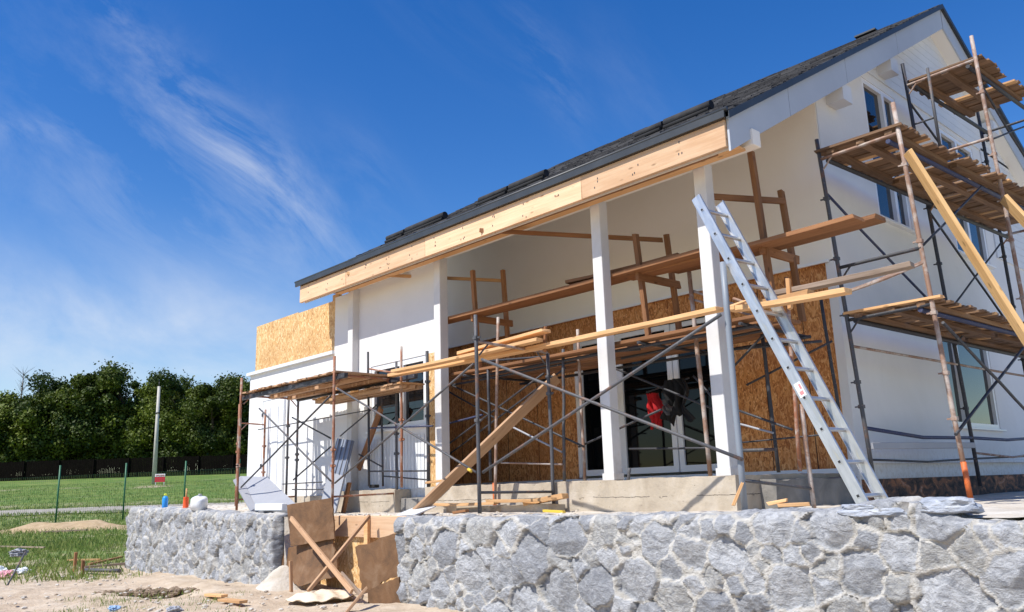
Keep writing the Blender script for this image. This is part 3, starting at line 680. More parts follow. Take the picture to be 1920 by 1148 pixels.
# middle scaffold, in front of the columns
s2 = thing('scaffold', 'middle tube scaffold with long grey cross braces standing before the porch columns', 'scaffold', (-2.5, -.7, ZT), GRP)
xc, xd = -2.28, .78
post(s2, xc, -1.345, -.33, 1.96, GREYP, .023); post(s2, xc, -.15, -.36, 1.60, GREYP, .023)
bar(s2, (xc, -1.33, 1.64), (xc, -.16, 1.61), PINKP, .018); bar(s2, (xc, -1.33, -.10), (xc, -.16, -.12), GREYP, .017); gusset(s2, xc, -1.3, 1.62, 1, GREYP); gusset(s2, xc, -.2, 1.6, -1, GREYP)
gp = P(1397,962,'y',-.75); gt = P(1355,492,'y',-.75)
tube('post', [gp, gt], .030, mat('blue_grey_pipe', (.22,.25,.29), .5), s2, wob=.003)
o = P(1527,957,'x',xd+.15); o2 = P(1502,758,'x',xd+.15); tube('post', [o, o2], .022, PINKP, s2, wob=.003)
bar(s2, gp+Z*.29+X*.02, o.lerp(o2, .20), GREYP, .016)
brace(s2, P(548,900,'y',-1.30) if False else P(628,906,'y',-1.26), P(888,682,'y',-1.36), GREYP); brace(s2, P(632,728,'y',-1.24), P(893,886,'y',-1.36), GREYP)
tube('tape', [P(878,880,'y',-1.38), P(884,884,'y',-1.38)], .018, YELB, s2)
brace(s2, P(903,674,'y',-1.33), P(1393,862,'y',-.80), GREYP, .017); brace(s2, P(905,886,'y',-1.31), P(1352,590,'y',-.83), GREYP, .017)
post(s2, -5.2, -.35, -.0, 2.1, RUST); post(s2, -4.95, -.05, -.02, 2.02, DARKP, .026)
bar(s2, P(693,692,'y',-.33), P(745,700,'y',-.33), RUST)
tube('post', [P(692,912,'y',-.2), P(690,660,'y',-.2)], .020, DARKP, s2, wob=.003)
tube('post', [P(718,912,'y',.02), P(715,735,'y',.02)], .018, GREYP, s2, wob=.003)
bar(s2, P(693,884,'y',-.2), P(800,883,'y',-.2), DARKP, .013); bar(s2, P(720,893,'y',.0), P(803,900,'y',.0), DARKP, .011)
bar(s2, P(694,803,'y',-.2), P(812,799,'y',-.2), BLUEP, .013)
brace(s2, P(673,852,'y',-.15), P(718,876,'y',.0), DARKP, .012); brace(s2, P(638,818,'y',-.15), P(708,758,'y',-.1), DARKP, .012)
# porch scaffold, behind the columns
s3 = thing('scaffold', 'dark tube scaffold inside the porch carrying the inner plank deck', 'scaffold', (-2, 1, 0), GRP)
def pp(a, b, y, m, r=.02, nm='post', foot=None):
    o = tube(nm, [P(*a,'y',y), P(*b,'y',y)], r, m, s3, wob=.004)
    if foot: q = P(*a,'y',y); tube('foot', [q, q+Z*foot], r*1.2, ORANGE, o)
    return o
pp((928,955),(934,595),-.17,PINKP,.021,foot=.34); pp((920,902),(915,690),.25,DARKP,.022); pp((1058,903),(1056,655),.35,GREYP,.021); pp((1097,905),(1083,618),.5,PINKP,.021)
pp((1332,893),(1292,510),.62,PINKP,.026); pp((1460,886),(1427,612),1.25,DARKP,.022); pp((1500,884),(1474,520),.75,RUST,.022); pp((1573,770),(1539,560),1.6,DARKP,.02)
pp((1156,905),(1144,660),1.5,DARKP,.02); pp((1178,903),(1180,878),.1,GREYP,.02); pp((1165,903),(1163,878),.15,RUST,.02); pp((803,905),(790,664),.32,DARKP,.028); pp((812,905),(798,668),.4,RUST,.02)
for a, b, y, m, r in (((850,722),(1080,678),.4,DARKP,.016), ((842,794),(905,778),.3,BLUEP,.015), ((842,832),(1020,700),.3,DARKP,.013), ((842,852),(1060,690),.45,DARKP,.013), ((842,720),(1095,838),.4,DARKP,.014), ((842,735),(930,785),.55,DARKP,.013), ((905,678),(1200,655),.45,DARKP,.016),
        ((1085,838),(1240,768),.55,DARKP,.014), ((1150,690),(1345,770),.9,DARKP,.014), ((1165,672),(1440,618),.7,DARKP,.016), ((955,798),(1054,848),.35,FOAM,.013), ((940,868),(1054,871),.3,PINKP,.012),
        ((1375,688),(1440,620),.9,DARKP,.014), ((1385,770),(1486,806),.8,DARKP,.014), ((1386,795),(1450,812),.75,FOAM,.012), ((1390,830),(1545,815),.9,DARKP,.010), ((1393,845),(1455,843),.8,GREYP,.02), ((1296,545),(1400,578),.65,PINKP,.017),
        ((1180,842),(1345,840),.9,DARKP,.014), ((1375,655),(1540,640),1.0,DARKP,.016), ((1300,705),(1345,755),.9,DARKP,.014), ((1292,560),(1440,600),.65,PINKP,.014), ((1400,722),(1560,640),1.3,DARKP,.013), ((1375,560),(1410,572),.2,PINKP,.017)):
    tube('brace', [P(*a,'y',y), P(*b,'y',y)], r, m, s3, wob=.004)
for x in (-4.4, -1.1, .3):
    tube('crossbar', [(x, .2, 1.60), (x, 1.7, 1.60)], .018, DARKP, s3)
for y in (.35, 1.55): tube('ledger', [(-4.6, y, 1.575), (.4, y, 1.575)], .02, DARKP, s3)
# gable scaffold
s4 = thing('scaffold', 'tall three deck scaffold against the gable wall on the right', 'scaffold', (1.3, 4.4, ZT), GRP)
def lean_post(a, b, y, m, r=.024, foot=None):
    o = tube('post', [P(*a,'y',y), P(*b,'y',y)], r, m, s4, wob=.006)
    p0, p1 = P(*a,'y',y), P(*b,'y',y)
    for k in (.18, .3, .47, .62, .8): coupler(p0.lerp(p1, k+random.uniform(-.04,.04)), m, o, -1)
    if foot: tube('foot', [p0, p0.lerp(p1, foot)], r*1.12, ORANGE, o)
    return o
Y1, Y2, Y3 = 1.6, 4.35, 7.1
lean_post((1640,908),(1531,262),Y1,GREYP); lean_post((1820,937),(1674,193),Y1,PINKP,.026,foot=.085)
lean_post((1838,912),(1692,120),Y2,DARKP,.026); lean_post((1935,650),(1821,68),Y2,PINKP,.026)
lean_post((1935,765),(1832,205),Y3,DARKP,.026)
tube('post', [P(1764,285,'y',Y2-.02), P(1739,128,'y',Y2-.02)], .022, GREYP, s4)
fi = lambda z, a, b, y: P(*a,'y',y).lerp(P(*b,'y',y), (z-P(*a,'y',y).z)/(P(*b,'y',y).z-P(*a,'y',y).z))
i1 = lambda z: fi(z, (1640,908), (1531,262), Y1); o1 = lambda z: fi(z, (1820,937), (1674,193), Y1); i2 = lambda z: fi(z, (1838,912), (1692,120), Y2); o2_ = lambda z: fi(z, (1935,650), (1821,68), Y2)
i3 = lambda z: fi(z, (1935,765), (1832,205), Y3); o3 = lambda z: Vector((i3(z).x+.95, Y3, z))
post(s4, i3(0).x+.95, Y3, ZT, 6.0, GREYP, .024)
for f_, g_, zz, m in ((i1,o1,1.70,DARKP),(i1,o1,3.70,PINKP),(i1,o1,2.33,DARKP),(i2,o2_,1.78,DARKP),(i2,o2_,3.72,PINKP),(i2,o2_,5.52,PINKP),(i2,o2_,4.35,PINKP),(i3,o3,5.5,DARKP),(i3,o3,3.7,PINKP),(i3,o3,1.7,DARKP)):
    bar(s4, f_(zz), g_(zz+.02), m, .020); bar(s4, f_(zz-.16), f_(zz).lerp(g_(zz), .16), m, .011, 'gusset')
for z in (4.9, 4.45): bar(s4, i2(z), i2(z)+X*.30, DARKP, .013)
bar(s4, i2(4.0), i2(4.0)+X*.3, DARKP, .012)
for zz, k in ((1.68, .12), (3.66, .12)):
    for q, m in ((.1, DARKP), (.86, BLUEP)):
        a = i1(zz).lerp(o1(zz), q); b = i3(zz).lerp(o3(zz), q); tube('ledger', [a, b], .028, m, s4)
for q, m in ((.1, DARKP), (.88, DARKP)):
    a = i2(5.48).lerp(o2_(5.48), q); b = i3(5.48).lerp(o3(5.48), q); tube('ledger', [a, b], .028, m, s4)
brace(s4, i1(3.28), i2(1.95), BLUEP, .016); brace(s4, P(1768,605,'x',1.88), P(1935,782,'x',1.95), DARKP, .017); brace(s4, P(1792,815,'x',1.86), P(1935,632,'x',1.92), DARKP, .017)
brace(s4, i2(5.25), i3(3.9), DARKP, .016); brace(s4, P(1835,150,'x',1.8), P(1935,318,'x',1.85), DARKP, .016); brace(s4, i2(3.55), i3(2.0), DARKP, .016); brace(s4, i2(2.1), i3(3.6), DARKP, .014)
brace(s4, P(1725,466,'x',1.75), P(1840,350,'x',1.8), DARKP, .014); brace(s4, i1(1.40), i1(1.40)+(i2(1.38)-i1(1.40))*1.9, PINKP, .016); brace(s4, P(1850,265,'x',1.8), P(1935,232,'x',1.85), DARKP, .014)
a, b = i1(.47), i2(.40); tube('rail', [a, a.lerp(b,.5)-Z*.05, b, b.lerp(i3(.45),.5)-Z*.03, i3(.45)], .022, BLUEP, s4)
a, b = i1(.12), i2(.13); tube('rail', [a, a.lerp(b,.5)-Z*.03, b, i3(.18)], .013, DARKP, s4)
tube('rail', [i2(.20)+X*.03, i2(.2).lerp(i3(.2),.5)-Z*.05+X*.03, i3(.22)+X*.03], .015, PINKP, s4)
beam('rail_board', i1(.27)+X*.04, i1(.27).lerp(i2(.27), .98)+X*.04+Z*.03, .03, .07, FOAM, s4)

# ------------------------------------------------------------------ plank decks
def deck(name, label, A, B, C, z, bw=.105, m=DECKW, over=.055, gapf=.04, group='plank decks on the scaffolds', stringer=True, light=.12, m2=FRESH, th=.026):
    """boards run from side A-B to the opposite side offset C; A->B is the length of the deck"""
    A, B, C = Vector(A), Vector(B), Vector(C); A.z = B.z = z; n = int((B-A).length/bw)
    t_ = thing(name, label, 'plank deck', (A+B)/2, group)
    d = (B-A)/n; cn = C.normalized()
    for i in range(n):
        p = A+d*(i+.5)
        if random.random() < gapf: continue
        o1_, o2_ = random.uniform(-over, over*.4), random.uniform(-over*.4, over)
        dz = Vector((0,0,random.uniform(-.006,.008)))
        beam('board', p+cn*o1_+dz, p+C+cn*o2_+dz+Vector((0,0,random.uniform(-.005,.005))), d.length*random.uniform(.86,.97), th, m2 if random.random() < light else m, t_, bevel=0, j=.003)
    if stringer:
        for q in (.16, .52, .84): beam('stringer', A+C*q-Z*.045+d*.3, B+C*q-Z*.045-d*.3, .09, .05, m, t_, bevel=0)
    return t_
off = X*1.02
deck('plank_deck', 'lower brown plank deck on the gable scaffold, beside the ground floor window', i1(1.7)-X*.02+Vector((0,-.05,0)), (i1(1.7).x+.04, Y2+.25, 0), off, 1.78)
deck('plank_deck', 'second brown plank deck half hidden at the right edge, past the lower gable deck', (i1(1.7).x+.04, Y2+.3, 0), (i3(1.7).x, Y3, 0), off, 1.78)
ys = 3.15
deck('plank_deck', 'front brown plank deck at mid height of the gable scaffold below the attic window', i1(3.7)-X*.02+Vector((0,-.05,0)), (i1(3.7).x+.02, ys, 0), off, 3.80, light=.08)
deck('plank_deck', 'longer brown plank deck at mid height with light boards, right of the timber brace top', (i1(3.7).x+.06, ys+.03, 0), (i3(3.7).x, 6.9, 0), off*1.03, 3.77, light=.10)
deck('plank_deck', 'topmost small brown plank deck against the sky below the gable peak', (i2(5.5).x-.02, Y2+.05, 0), (i3(5.5).x-.03, 6.35, 0), off*.98, 5.60, light=.10)
deck('plank_deck', 'rough plank deck with ragged board ends in front of the annex at the left', (-8.75, -1.26, 0), (-5.62, -1.24, 0), Yy*1.1, 1.70, bw=.115, m=MIDW, light=.2, m2=AGED, over=.03, gapf=.02)
deck('plank_deck', 'lower shadowed plank deck below and behind the ragged left deck', (-7.6, -.48, 0), (-5.0, -.48, 0), Yy*.42, 1.52, bw=.115, m=MIDW, over=.02, gapf=.02)
tb = thing('deck_beams', 'pair of dark beams under the ragged left plank deck', 'beam', (-7, -.7, 1.6))
beam('beam', (-8.9, -1.16, 1.635), (-5.45, -1.16, 1.635), .07, .07, DARKP, tb); beam('beam', (-8.6, -.22, 1.635), (-5.0, -.22, 1.635), .07, .07, DARKP, tb)
# inner deck of long planks in the porch
for i, y in enumerate(np.linspace(.32, 1.45, 5)):
    o = beam('deck_plank', (-4.65+random.uniform(-.2,.2), y, 1.655), (.45+random.uniform(-.3,.3), y, 1.655+random.uniform(-.01,.01)), .19, .04, AGED, nseg=6, twist=-.015)
    tag(o, ('long brown plank of the inner porch deck, %s' % ['nearest the columns', 'second from the columns', 'in the middle', 'second from the wall', 'nearest the boarded wall'][i]), 'plank', 'long planks of the inner porch deck')
# front planks on the middle scaffold
def plank(p, q, w, h, m, label, cat='plank', name='plank', up=(0,0,1), nseg=4, twist=-.01, group=None):
    return tag(beam(name, p, q, w, h, m, None, up, nseg=nseg, twist=twist, bevel=.003), label, cat, group)
plank((-5.25,-.50,1.65), (.52,-.50,1.63), .13, .045, FRESH, 'long fresh pine plank crossing in front of three white columns', nseg=8, twist=-.02)
plank((-4.9,-.68,1.655), (-1.9,-.66,1.67), .13, .04, FRESH, 'pine plank lying beside the long front plank near the middle scaffold')
plank((-3.45,-.62,1.72), (-1.85,-.60,1.78), .15, .038, FRESH, 'short light plank stacked on the middle scaffold, its end poking right', twist=0)
0 and plank((-3.0,-.3,1.72), (-1.0,-.28,1.71), .16, .045, AGED, 'brown plank behind the short light plank on the middle scaffold')
0 and plank((-2.3,-.3,1.70), (.3,-.24,1.685), .17, .04, AGED, 'brown plank close behind the long front plank near the third column')
plank(P(1372,581,'y',-.42), P(1590,545,'y',-.42), .13, .05, FRESH, 'fresh plank ending right of the ladder above the boarded wall')
plank(P(1368,580,'y',-.2), P(1520,549,'y',-.2), .14, .05, FRESH, 'light plank just behind the ladder, left of the brown stake')
for k, (a, b) in enumerate((((1368,578),(1400,566)),)):
    plank(P(*a,'y',-.5), P(*b,'y',-.1), .1, .04, FRESH, 'offcut block lying on the planks left of the ladder', cat='offcut', name='wood_offcut', nseg=1)
plank(P(1452,551,'y',-.1), P(1712,496,'y',.1), .12, .05, GREYW, 'grey weathered plank slanting out to the gable scaffold')
plank(P(1592,546,'y',.2), P(1730,492,'y',.4), .04, .03, PINKP, 'thin chipped bar slanting out beside the grey weathered plank', cat='bar', name='metal_bar')
tag(beam('wood_stake', P(1482,580,'y',-.25), P(1478,522,'y',-.25), .04, .04, FRESH), 'short upright stake standing on the planks right of the ladder', 'stake')
tag(beam('wood_stake', P(1022,660,'y',-.45), P(1023,612,'y',-.45), .035, .035, AGED), 'short upright stake behind the short light plank', 'stake')
# upper planks on trestles
UP = 'upper planks resting on the timber trestles'
for (x0, x1, y, z, l) in ((-5.3, -.05, .28, 2.52, 'front plank of the high walkway, its left end passing the second column'), (-4.4, -.6, .55, 2.57, 'rear plank of the high walkway in its left half'), (-1.4, 1.62, .44, 2.50, 'front plank of the high walkway in its right half beyond the ladder'), (-.9, 1.72, .72, 2.53, 'rear plank of the high walkway whose end sticks out past the boards')):
    plank((x0, y, z), (x1, y, z-.01), .24, .05, AGED, l, group=UP, nseg=6, twist=-.02)
plank((-2.3, .32, 2.60), (-.6, .5, 2.62), .16, .04, AGED, 'short plank laid on top of the high walkway behind the third column', group=UP)
def trestle(x, y0, y1, z0, ztop0, ztop1, rung, label, lean=0.):
    t_ = thing('trestle', label, 'trestle', (x, (y0+y1)/2, z0), 'timber trestles on the porch deck')
    for y, zt_ in ((y0, ztop0), (y1, ztop1)): beam('post', (x+lean, y, z0), (x, y, zt_), .062, .062, AGED, t_, up=(0,1,0))
    beam('rung', (x+.06, y0-.1, rung), (x+.06, y1+.12, rung+.01), .045, .10, AGED, t_)
    return t_
t1 = trestle(-4.25, .30, .92, 1.68, 3.2, 3.3, 2.43, 'dark timber trestle nearest the second column', .1)
t2 = trestle(-1.15, .35, 1.0, 1.68, 3.0, 3.12, 2.43, 'timber trestle half hidden behind the third column', .1)
t3 = trestle(.45, .52, 1.12, 1.68, 3.62, 3.28, 2.42, 'tall timber trestle right of the ladder top', .1)
beam('batten', P(900,432,'y',-.47), (-1.2, .98, 3.05), .035, .06, AGED, t2); beam('batten', P(650,513,'y',-.47), (-4.3, .95, 3.14), .03, .05, FRESH, t1)
beam('batten', (.05,.2,3.12), (.5,1.1,3.13), .04, .07, AGED, t3)
# timber leaning across the middle and other braces
plank(P(778,964,'y',-1.15), P(1045,708,'y',.12), .045, .15, MIDW, 'long pine board leaning from the terrace up to the middle scaffold', name='leaning_board', up=(0,-1,.4), nseg=1)
plank(P(672,880,'y',-.02), P(715,765,'y',-.1), .10, .04, AGED, 'brown board propped under the left window behind the scaffold', name='leaning_board', up=(0,1,.1), nseg=1)
plank(P(643,965,'y',-.4), P(655,905,'y',-.3), .06, .06, AGED, 'dark brown post stump between white sheet and first plinth', cat='post', name='timber_post', nseg=1)
bx = P(1702,285,'y',1.45); by = P(1930,645,'x',2.55)
q = bx+(by-bx)*1.9; plank(bx, q if q.z > -.4 else bx+(by-bx)*((bx.z+.36)/(bx.z-by.z)), .05, .13, YELW, 'thick yellow timber bracing the gable scaffold from the middle deck', cat='timber', name='brace_timber', up=(1,-1,0), nseg=1)
q1 = P(1882,372,'x',1.95); q2 = P(1960,455,'x',2.35); plank(q1, q1+(q2-q1)*4.2, .05, .15, YELW, 'second thick yellow timber brace cut by the right edge', cat='timber', name='brace_timber', up=(1,-1,0), nseg=1)
# ------------------------------------------------------------------ ladder
lad = thing('ladder', 'silver aluminium ladder leaning against the porch right of the fourth column', 'ladder', (1.8, -.5, -.33))
lb, lt = Vector((1.875, -.70, -.36)), Vector((.470, -.70, 2.79))
lb2, lt2 = Vector((1.880, -.30, -.36)), Vector((.500, -.30, 2.80))
ld = (lt-lb).normalized(); ln = ld.cross(Yy).normalized()
def rail(b, t_, label=None):
    Mx, L = frame(b, t_, (0,-1,0)); bm = bmesh.new()      # local z = outward -Y, local y across the rail
    bm_box(bm, (0,-.052,-.004), (L,.052,.0)); bm_box(bm, (0,-.052,-.028), (L,-.047,-.004)); bm_box(bm, (0,.047,-.028), (L,.052,-.004))
    return finish(bm, 'rail', ALU, lad, Mx, bevel=.0012)
r1 = rail(lb, lt); Mx, L = frame(lb2, lt2, (0,1,0)); bm = bmesh.new(); bm_box(bm, (0,-.052,-.0), (L,.052,.004)); bm_box(bm, (0,-.052,-.024), (L,-.047,0)); bm_box(bm, (0,.047,-.024), (L,.052,0)); finish(bm, 'rail', ALU, lad, Mx, bevel=.0012)
for i in range(11):
    f_ = .045+i*.0905; a, b = lb.lerp(lt, f_), lb2.lerp(lt2, f_)
    o = beam('rung', a+Yy*.005, b-Yy*.005, .03, .03, ALU, lad, up=ln, bevel=.003, j=0)
    bm = bmesh.new(); bm_box(bm, (-.017,-.017,-.001), (.017,.017,.002)); bm_box(bm, (-.012,-.012,.002), (.012,.012,.003))
    Ml = frame(a-Yy*.002, a-Yy*.002+ld, (0,-1,0))[0]; s_ = finish(bm, 'rung_end', PVC, o, Ml); s_.data.materials[0] = ALU
    bm = bmesh.new(); bm_box(bm, (-.011,-.011,.0031), (.011,.011,.004)); finish(bm, 'rung_socket', DARKHOLE, o, Ml)
Ml = frame(lb.lerp(lt,.32)-Yy*.0015, lb.lerp(lt,.5)-Yy*.0015, (0,-1,0))[0]; bm = bmesh.new(); bm_box(bm, (0,-.033,.0), (.14,.033,.0012)); st = finish(bm, 'sticker', WHS, lad, Ml)
bm = bmesh.new(); bm_box(bm, (.02,-.02,.0014), (.055,.018,.002)); bm_box(bm, (.07,-.024,.0014), (.12,-.004,.002)); finish(bm, 'sticker_mark', mat('faded_pink', (.6,.25,.25), .6), st, Ml)
# ------------------------------------------------------------------ clothes hung in the porch doorway
def cloth(name, top, w, h, m, label, cat, seed, taper=.7):
    n = 26; r = random.Random(seed); U, V = np.meshgrid(np.linspace(-.5,.5,n), np.linspace(0,1,n))
    prof = taper+(1-taper)*V+.13*np.sin(V*9+seed)
    X_ = U*w*prof+.02*np.sin(V*7+U*3+seed)
    Y_ = -.045*np.sin(U*15+V*4+seed)-.03*np.sin(U*31+seed)-.05*(1-V)
    Z_ = -V*h*(1+.13*np.sin(U*9+seed*2)+.07*np.sin(U*23))
    me_o = grid_mesh(name, top[0]+X_, top[1]+Y_, top[2]+Z_, m)
    s = me_o.modifiers.new('thickness', 'SOLIDIFY'); s.thickness = .012; return tag(me_o, label, cat)
YC = 1.35
c1 = P(1228,738,'y',YC); cloth('red_jacket', c1, .22, .40, REDC, 'crumpled red jacket hanging in the porch doorway', 'jacket', 3)
c2 = P(1268,712,'y',YC-.05); cloth('black_jacket', c2, .42, .50, BLKC, 'black jacket hanging beside the red one in the doorway', 'jacket', 5, .8)
c3 = P(1252,750,'y',YC-.12); cloth('grey_rag', c3, .05, .17, GREYP, 'small grey glove-like rag between red and black jackets', 'rag', 8)
tag(tube('hanging_rod', [P(1212,736,'y',YC), P(1292,709,'y',YC)], .012, DARKP), 'thin dark rod the jackets hang from', 'rod')
# ------------------------------------------------------------------ gap in the stone wall: formwork
def sheet(name, pts, th, m, label, cat, jag=.02, push=(0,1,0), nsub=10, curve=0.):
    """board outline pts (3D, planar) given thickness, edges slightly broken"""
    push = Vector(push).normalized(); n = len(pts); ring = []
    c = sum((Vector(p) for p in pts), Vector())/n
    for i in range(n):
        a, b = Vector(pts[i]), Vector(pts[(i+1) % n])
        for k in range(nsub):
            p = a.lerp(b, k/nsub); 
            if k: p += (p-c).normalized()*random.uniform(-jag, jag)
            ring.append(p)
    bm = bmesh.new(); f0 = [bm.verts.new(p-c) for p in ring]; f1 = [bm.verts.new(p-c+push*th) for p in ring]
    bm.faces.new(f0); bm.faces.new(f1[::-1])
    for i in range(len(ring)): bm.faces.new((f0[i], f1[i], f1[(i+1)%len(ring)], f0[(i+1)%len(ring)]))
    bmesh.ops.triangulate(bm, faces=[f for f in bm.faces if len(f.verts) > 4])
    return tag(finish(bm, name, m, None, Matrix.Translation(c)), label, cat)
fx = -5.95
sheet('brown_plywood', [P(538,947,'y',-1.62), P(622,933,'y',-1.35), P(627,1010,'y',-1.35), P(545,1025,'y',-1.62)], .02, FORM, 'upper brown formwork panel standing above the end of the left stone wall', 'panel', .006)
sheet('brown_plywood', [P(526,1030,'y',-1.60), P(622,1003,'y',-1.33), P(634,1080,'y',-1.33), P(560,1100,'y',-1.62), P(524,1080,'y',-1.60)], .02, FORM, 'lower brown formwork panel below the cracked seam by the left wall end', 'panel', .02)
sheet('brown_plywood', [P(666,1026,'y',-1.80), P(745,1000,'y',-1.66), P(753,1075,'y',-1.66), P(680,1113,'y',-1.80)], .02, FORM, 'brown formwork panel with wavy edge leaning on the right stone wall', 'panel', .02)
sheet('brown_plywood', [P(689,1107,'y',-1.9), P(748,1082,'y',-1.75), P(752,1175,'y',-1.75), P(692,1175,'y',-1.9)], .02, FORM, 'small brown formwork panel low at the foot of the right stone wall', 'panel', .012)
tag(box('concrete_beam', (-6.35, -1.12, -.66), (-3.3, -.94, -.37), FASW, None, .008), 'thick pale beam spanning the gap between the two stone walls', 'beam')
tag(box('plywood_wall', (-6.35, -1.06, -1.5), (-3.25, -1.02, -.665), OSB_L, None), 'orange brown board wall closing the gap below the pale beam', 'board')
tag(box('timber_post', (-4.93, -1.17, -.95), (-4.84, -1.125, -.375), FRESH, None, .003), 'short upright timber nailed before the pale beam in the gap', 'post')
def pl(a, b, w, h, m, label, up=(0,-1,.2)): return plank(a, b, w*.85, h*.85, MIDW if m is FRESH else m, label, 'timber', 'brace_timber', up, 1, 0)
pl(P(546,972,'y',-1.78), P(660,1110,'y',-2.05), .07, .045, FRESH, 'pine strut crossing from upper left over the brown formwork')
pl(P(692,968,'y',-1.25), P(578,1108,'y',-2.2), .07, .045, FRESH, 'pine strut rising to the right across the other strut')
pl(P(640,1075,'y',-1.9), P(680,1120,'y',-2.0), .06, .03, GREYW, 'pale short board behind the crossing struts')
pl(P(686,1104,'y',-2.15), P(640,1160,'y',-2.6), .07, .035, FRESH, 'pine batten at the bottom edge under the lower right panel')
pl(P(546,1110,'y',-2.0), P(545,1052,'y',-2.0), .05, .035, FRESH, 'upright pine stake before the lower left formwork panel', (1,0,0))
# crumpled paper sheet on the soil
n = 40; U, V = np.meshgrid(np.linspace(-1,1,n), np.linspace(-1,1,n)); rr = np.sqrt(U**2+V**2)
cp = P(600,1125,'z',-1.33); ca = Rv; cb = HF
a_ = .42*U*np.sqrt(1-V**2/2); b_ = .28*V*np.sqrt(1-U**2/2)
ZZ = -1.30+.10*(1-rr.clip(0,1)**2)*.8+.035*fbm(U*2+5, V*3, 4, 51)+.015*np.sin(U*9+V*5)
o = grid_mesh('paper_sheet', cp.x+ca.x*a_+cb.x*b_, cp.y+ca.y*a_+cb.y*b_, ZZ, PAPER); tag(o, 'crumpled beige paper sack lying on the soil before the gap', 'paper sack')
s = o.modifiers.new('thickness', 'SOLIDIFY'); s.thickness = .01
SAND2 = m_noise('packed_sand', [(.3,(.34,.28,.20)),(.7,(.48,.41,.31))], 4, .95, .6)
# mound of soil and mortar at the gap foot
cp = P(520,1105,'z',-1.33); a_ = .55*U; b_ = .55*V; HH = .42*np.exp(-(U*1.6)**2-(V*1.6)**2)
o = grid_mesh('soil_heap', cp.x+ca.x*a_+cb.x*(b_+.35), cp.y+ca.y*a_+cb.y*(b_+.35), -1.45+HH+.03*fbm(U*4, V*4, 4, 61), SLAB); tag(o, 'small heap of grey mortar spill at the left wall end', 'heap')
o = grid_mesh('soil_heap', -4.6+1.0*U, -1.65+.5*V, -1.50+.20*np.exp(-(U*1.3)**2-(V*1.5)**2)+.03*fbm(U*4+8, V*4, 4, 63), SAND2); tag(o, 'heap of pale sand inside the gap behind the struts', 'heap')
# ------------------------------------------------------------------ small things on the terrace and wall
def lathe(name, prof, m, loc, parent=None, n=20, sq=0., rz=0.):
    bm = bmesh.new(); rings = []
    for r_, z in prof:
        ring = []
        for k in range(n):
            a = 2*math.pi*k/n; c, s_ = math.cos(a), math.sin(a); e = 1/(max(abs(c), abs(s_))**sq) if sq else 1
            ring.append(bm.verts.new((r_*c*e, r_*s_*e, z)))
        rings.append(ring)
    for a, b in zip(rings, rings[1:]):
        for k in range(n): bm.faces.new((a[k], a[(k+1)%n], b[(k+1)%n], b[k]))
    bm.faces.new(rings[0][::-1]); bm.faces.new(rings[-1])
    return finish(bm, name, m, parent, Matrix.Translation(loc) @ Matrix.Rotation(rz, 4, 'Z'), True)
q = P(309,951,'y',-1.60); q.z = -.22
b1 = thing('bottle', 'blue plastic bottle with yellow cap on the left stone wall', 'bottle', q); lathe('body', [(.045,0),(.052,.01),(.052,.17),(.045,.20),(.022,.225)], BLUEB, q, b1); lathe('cap', [(.024,0),(.024,.035),(.018,.04)], mat('lime_plastic', (.65,.72,.05), .4), q+Z*.226, b1)
q = P(348,953,'y',-1.60); q.z = -.24
b2 = thing('orange_pot', 'orange plastic pot with a brush handle on the left stone wall', 'pot', q); lathe('body', [(.055,0),(.05,.02),(.045,.20),(.05,.21)], ORB, q, b2); tube('handle', [q+Z*.15, q+Z*.36+X*.005], .014, FRESH, b2)
q = P(373,956,'y',-1.62); q.z = -.25
b3 = thing('plastic_can', 'milky white plastic can lying beside the orange pot', 'can', q); o = lathe('body', [(.06,0),(.12,.015),(.125,.10),(.12,.19),(.10,.215),(.05,.225)], PLAST, q, b3, 20, .6, .5); o.rotation_euler = (.25,.15,.6)
lathe('lid', [(.03,0),(.03,.03)], FOAM, q+Z*.235+X*.02, b3)
# grey foam trough / insulation boards
sheet('foam_board', [P(450,893,'y',-.9), P(500,894,'y',-.75), P(558,948,'y',-1.2), P(478,952,'y',-1.35)], .10, FOAM, 'big pale grey insulation board tilted on the terrace by the left scaffold', 'board', .001, (0,.3,-1), 3)
sheet('foam_board', [P(437,900,'y',-1.1), P(452,893,'y',-.9), P(480,952,'y',-1.36), P(470,958,'y',-1.5)], .03, FOAM, 'narrow white side board under the tilted grey insulation board', 'board', .001, (.3,0,-1), 3)
tag(box('foam_block', P(477,958,'y',-1.45)-Vector((0,0,0)), P(528,944,'y',-1.45)+Vector((0,.1,0)), PLAST, None, .01), 'white foam block lying at the wall edge in front of the tilted board', 'block')
ws = thing('white_sheet', 'tall ribbed sheet, blue grey above and white below, leaning at the first column', 'sheet', (-6.6,-.4,-.3))
p0, p1, p2, p3 = P(600,948,'y',-.62), P(628,962,'y',-.62), P(662,826,'y',-.25), P(632,822,'y',-.25)
def quad(name, a, b, c, d, m, th=.03):
    bm = bmesh.new(); ce = (a+b+c+d)/4; nn = (b-a).cross(d-a).normalized()
    f0 = [bm.verts.new(p-ce) for p in (a,b,c,d)]; f1 = [bm.verts.new(p-ce-nn*th) for p in (a,b,c,d)]; bm.faces.new(f0); bm.faces.new(f1[::-1])
    for i in range(4): bm.faces.new((f0[i], f1[i], f1[(i+1)%4], f0[(i+1)%4]))
    return finish(bm, name, m, ws, Matrix.Translation(ce))
ma, mb = p0.lerp(p3,.5), p1.lerp(p2,.5)
quad('lower_sheet', p0, p1, mb, ma, FOAM); quad('upper_sheet', ma, mb, p2, p3, BSHEET)
for k in (.2,.45,.7,.95):
    tube('rib', [ma.lerp(mb,k)-Yy*.012, p3.lerp(p2,k)-Yy*.012], .009, FOAM if k != .45 else BSHEET, ws)
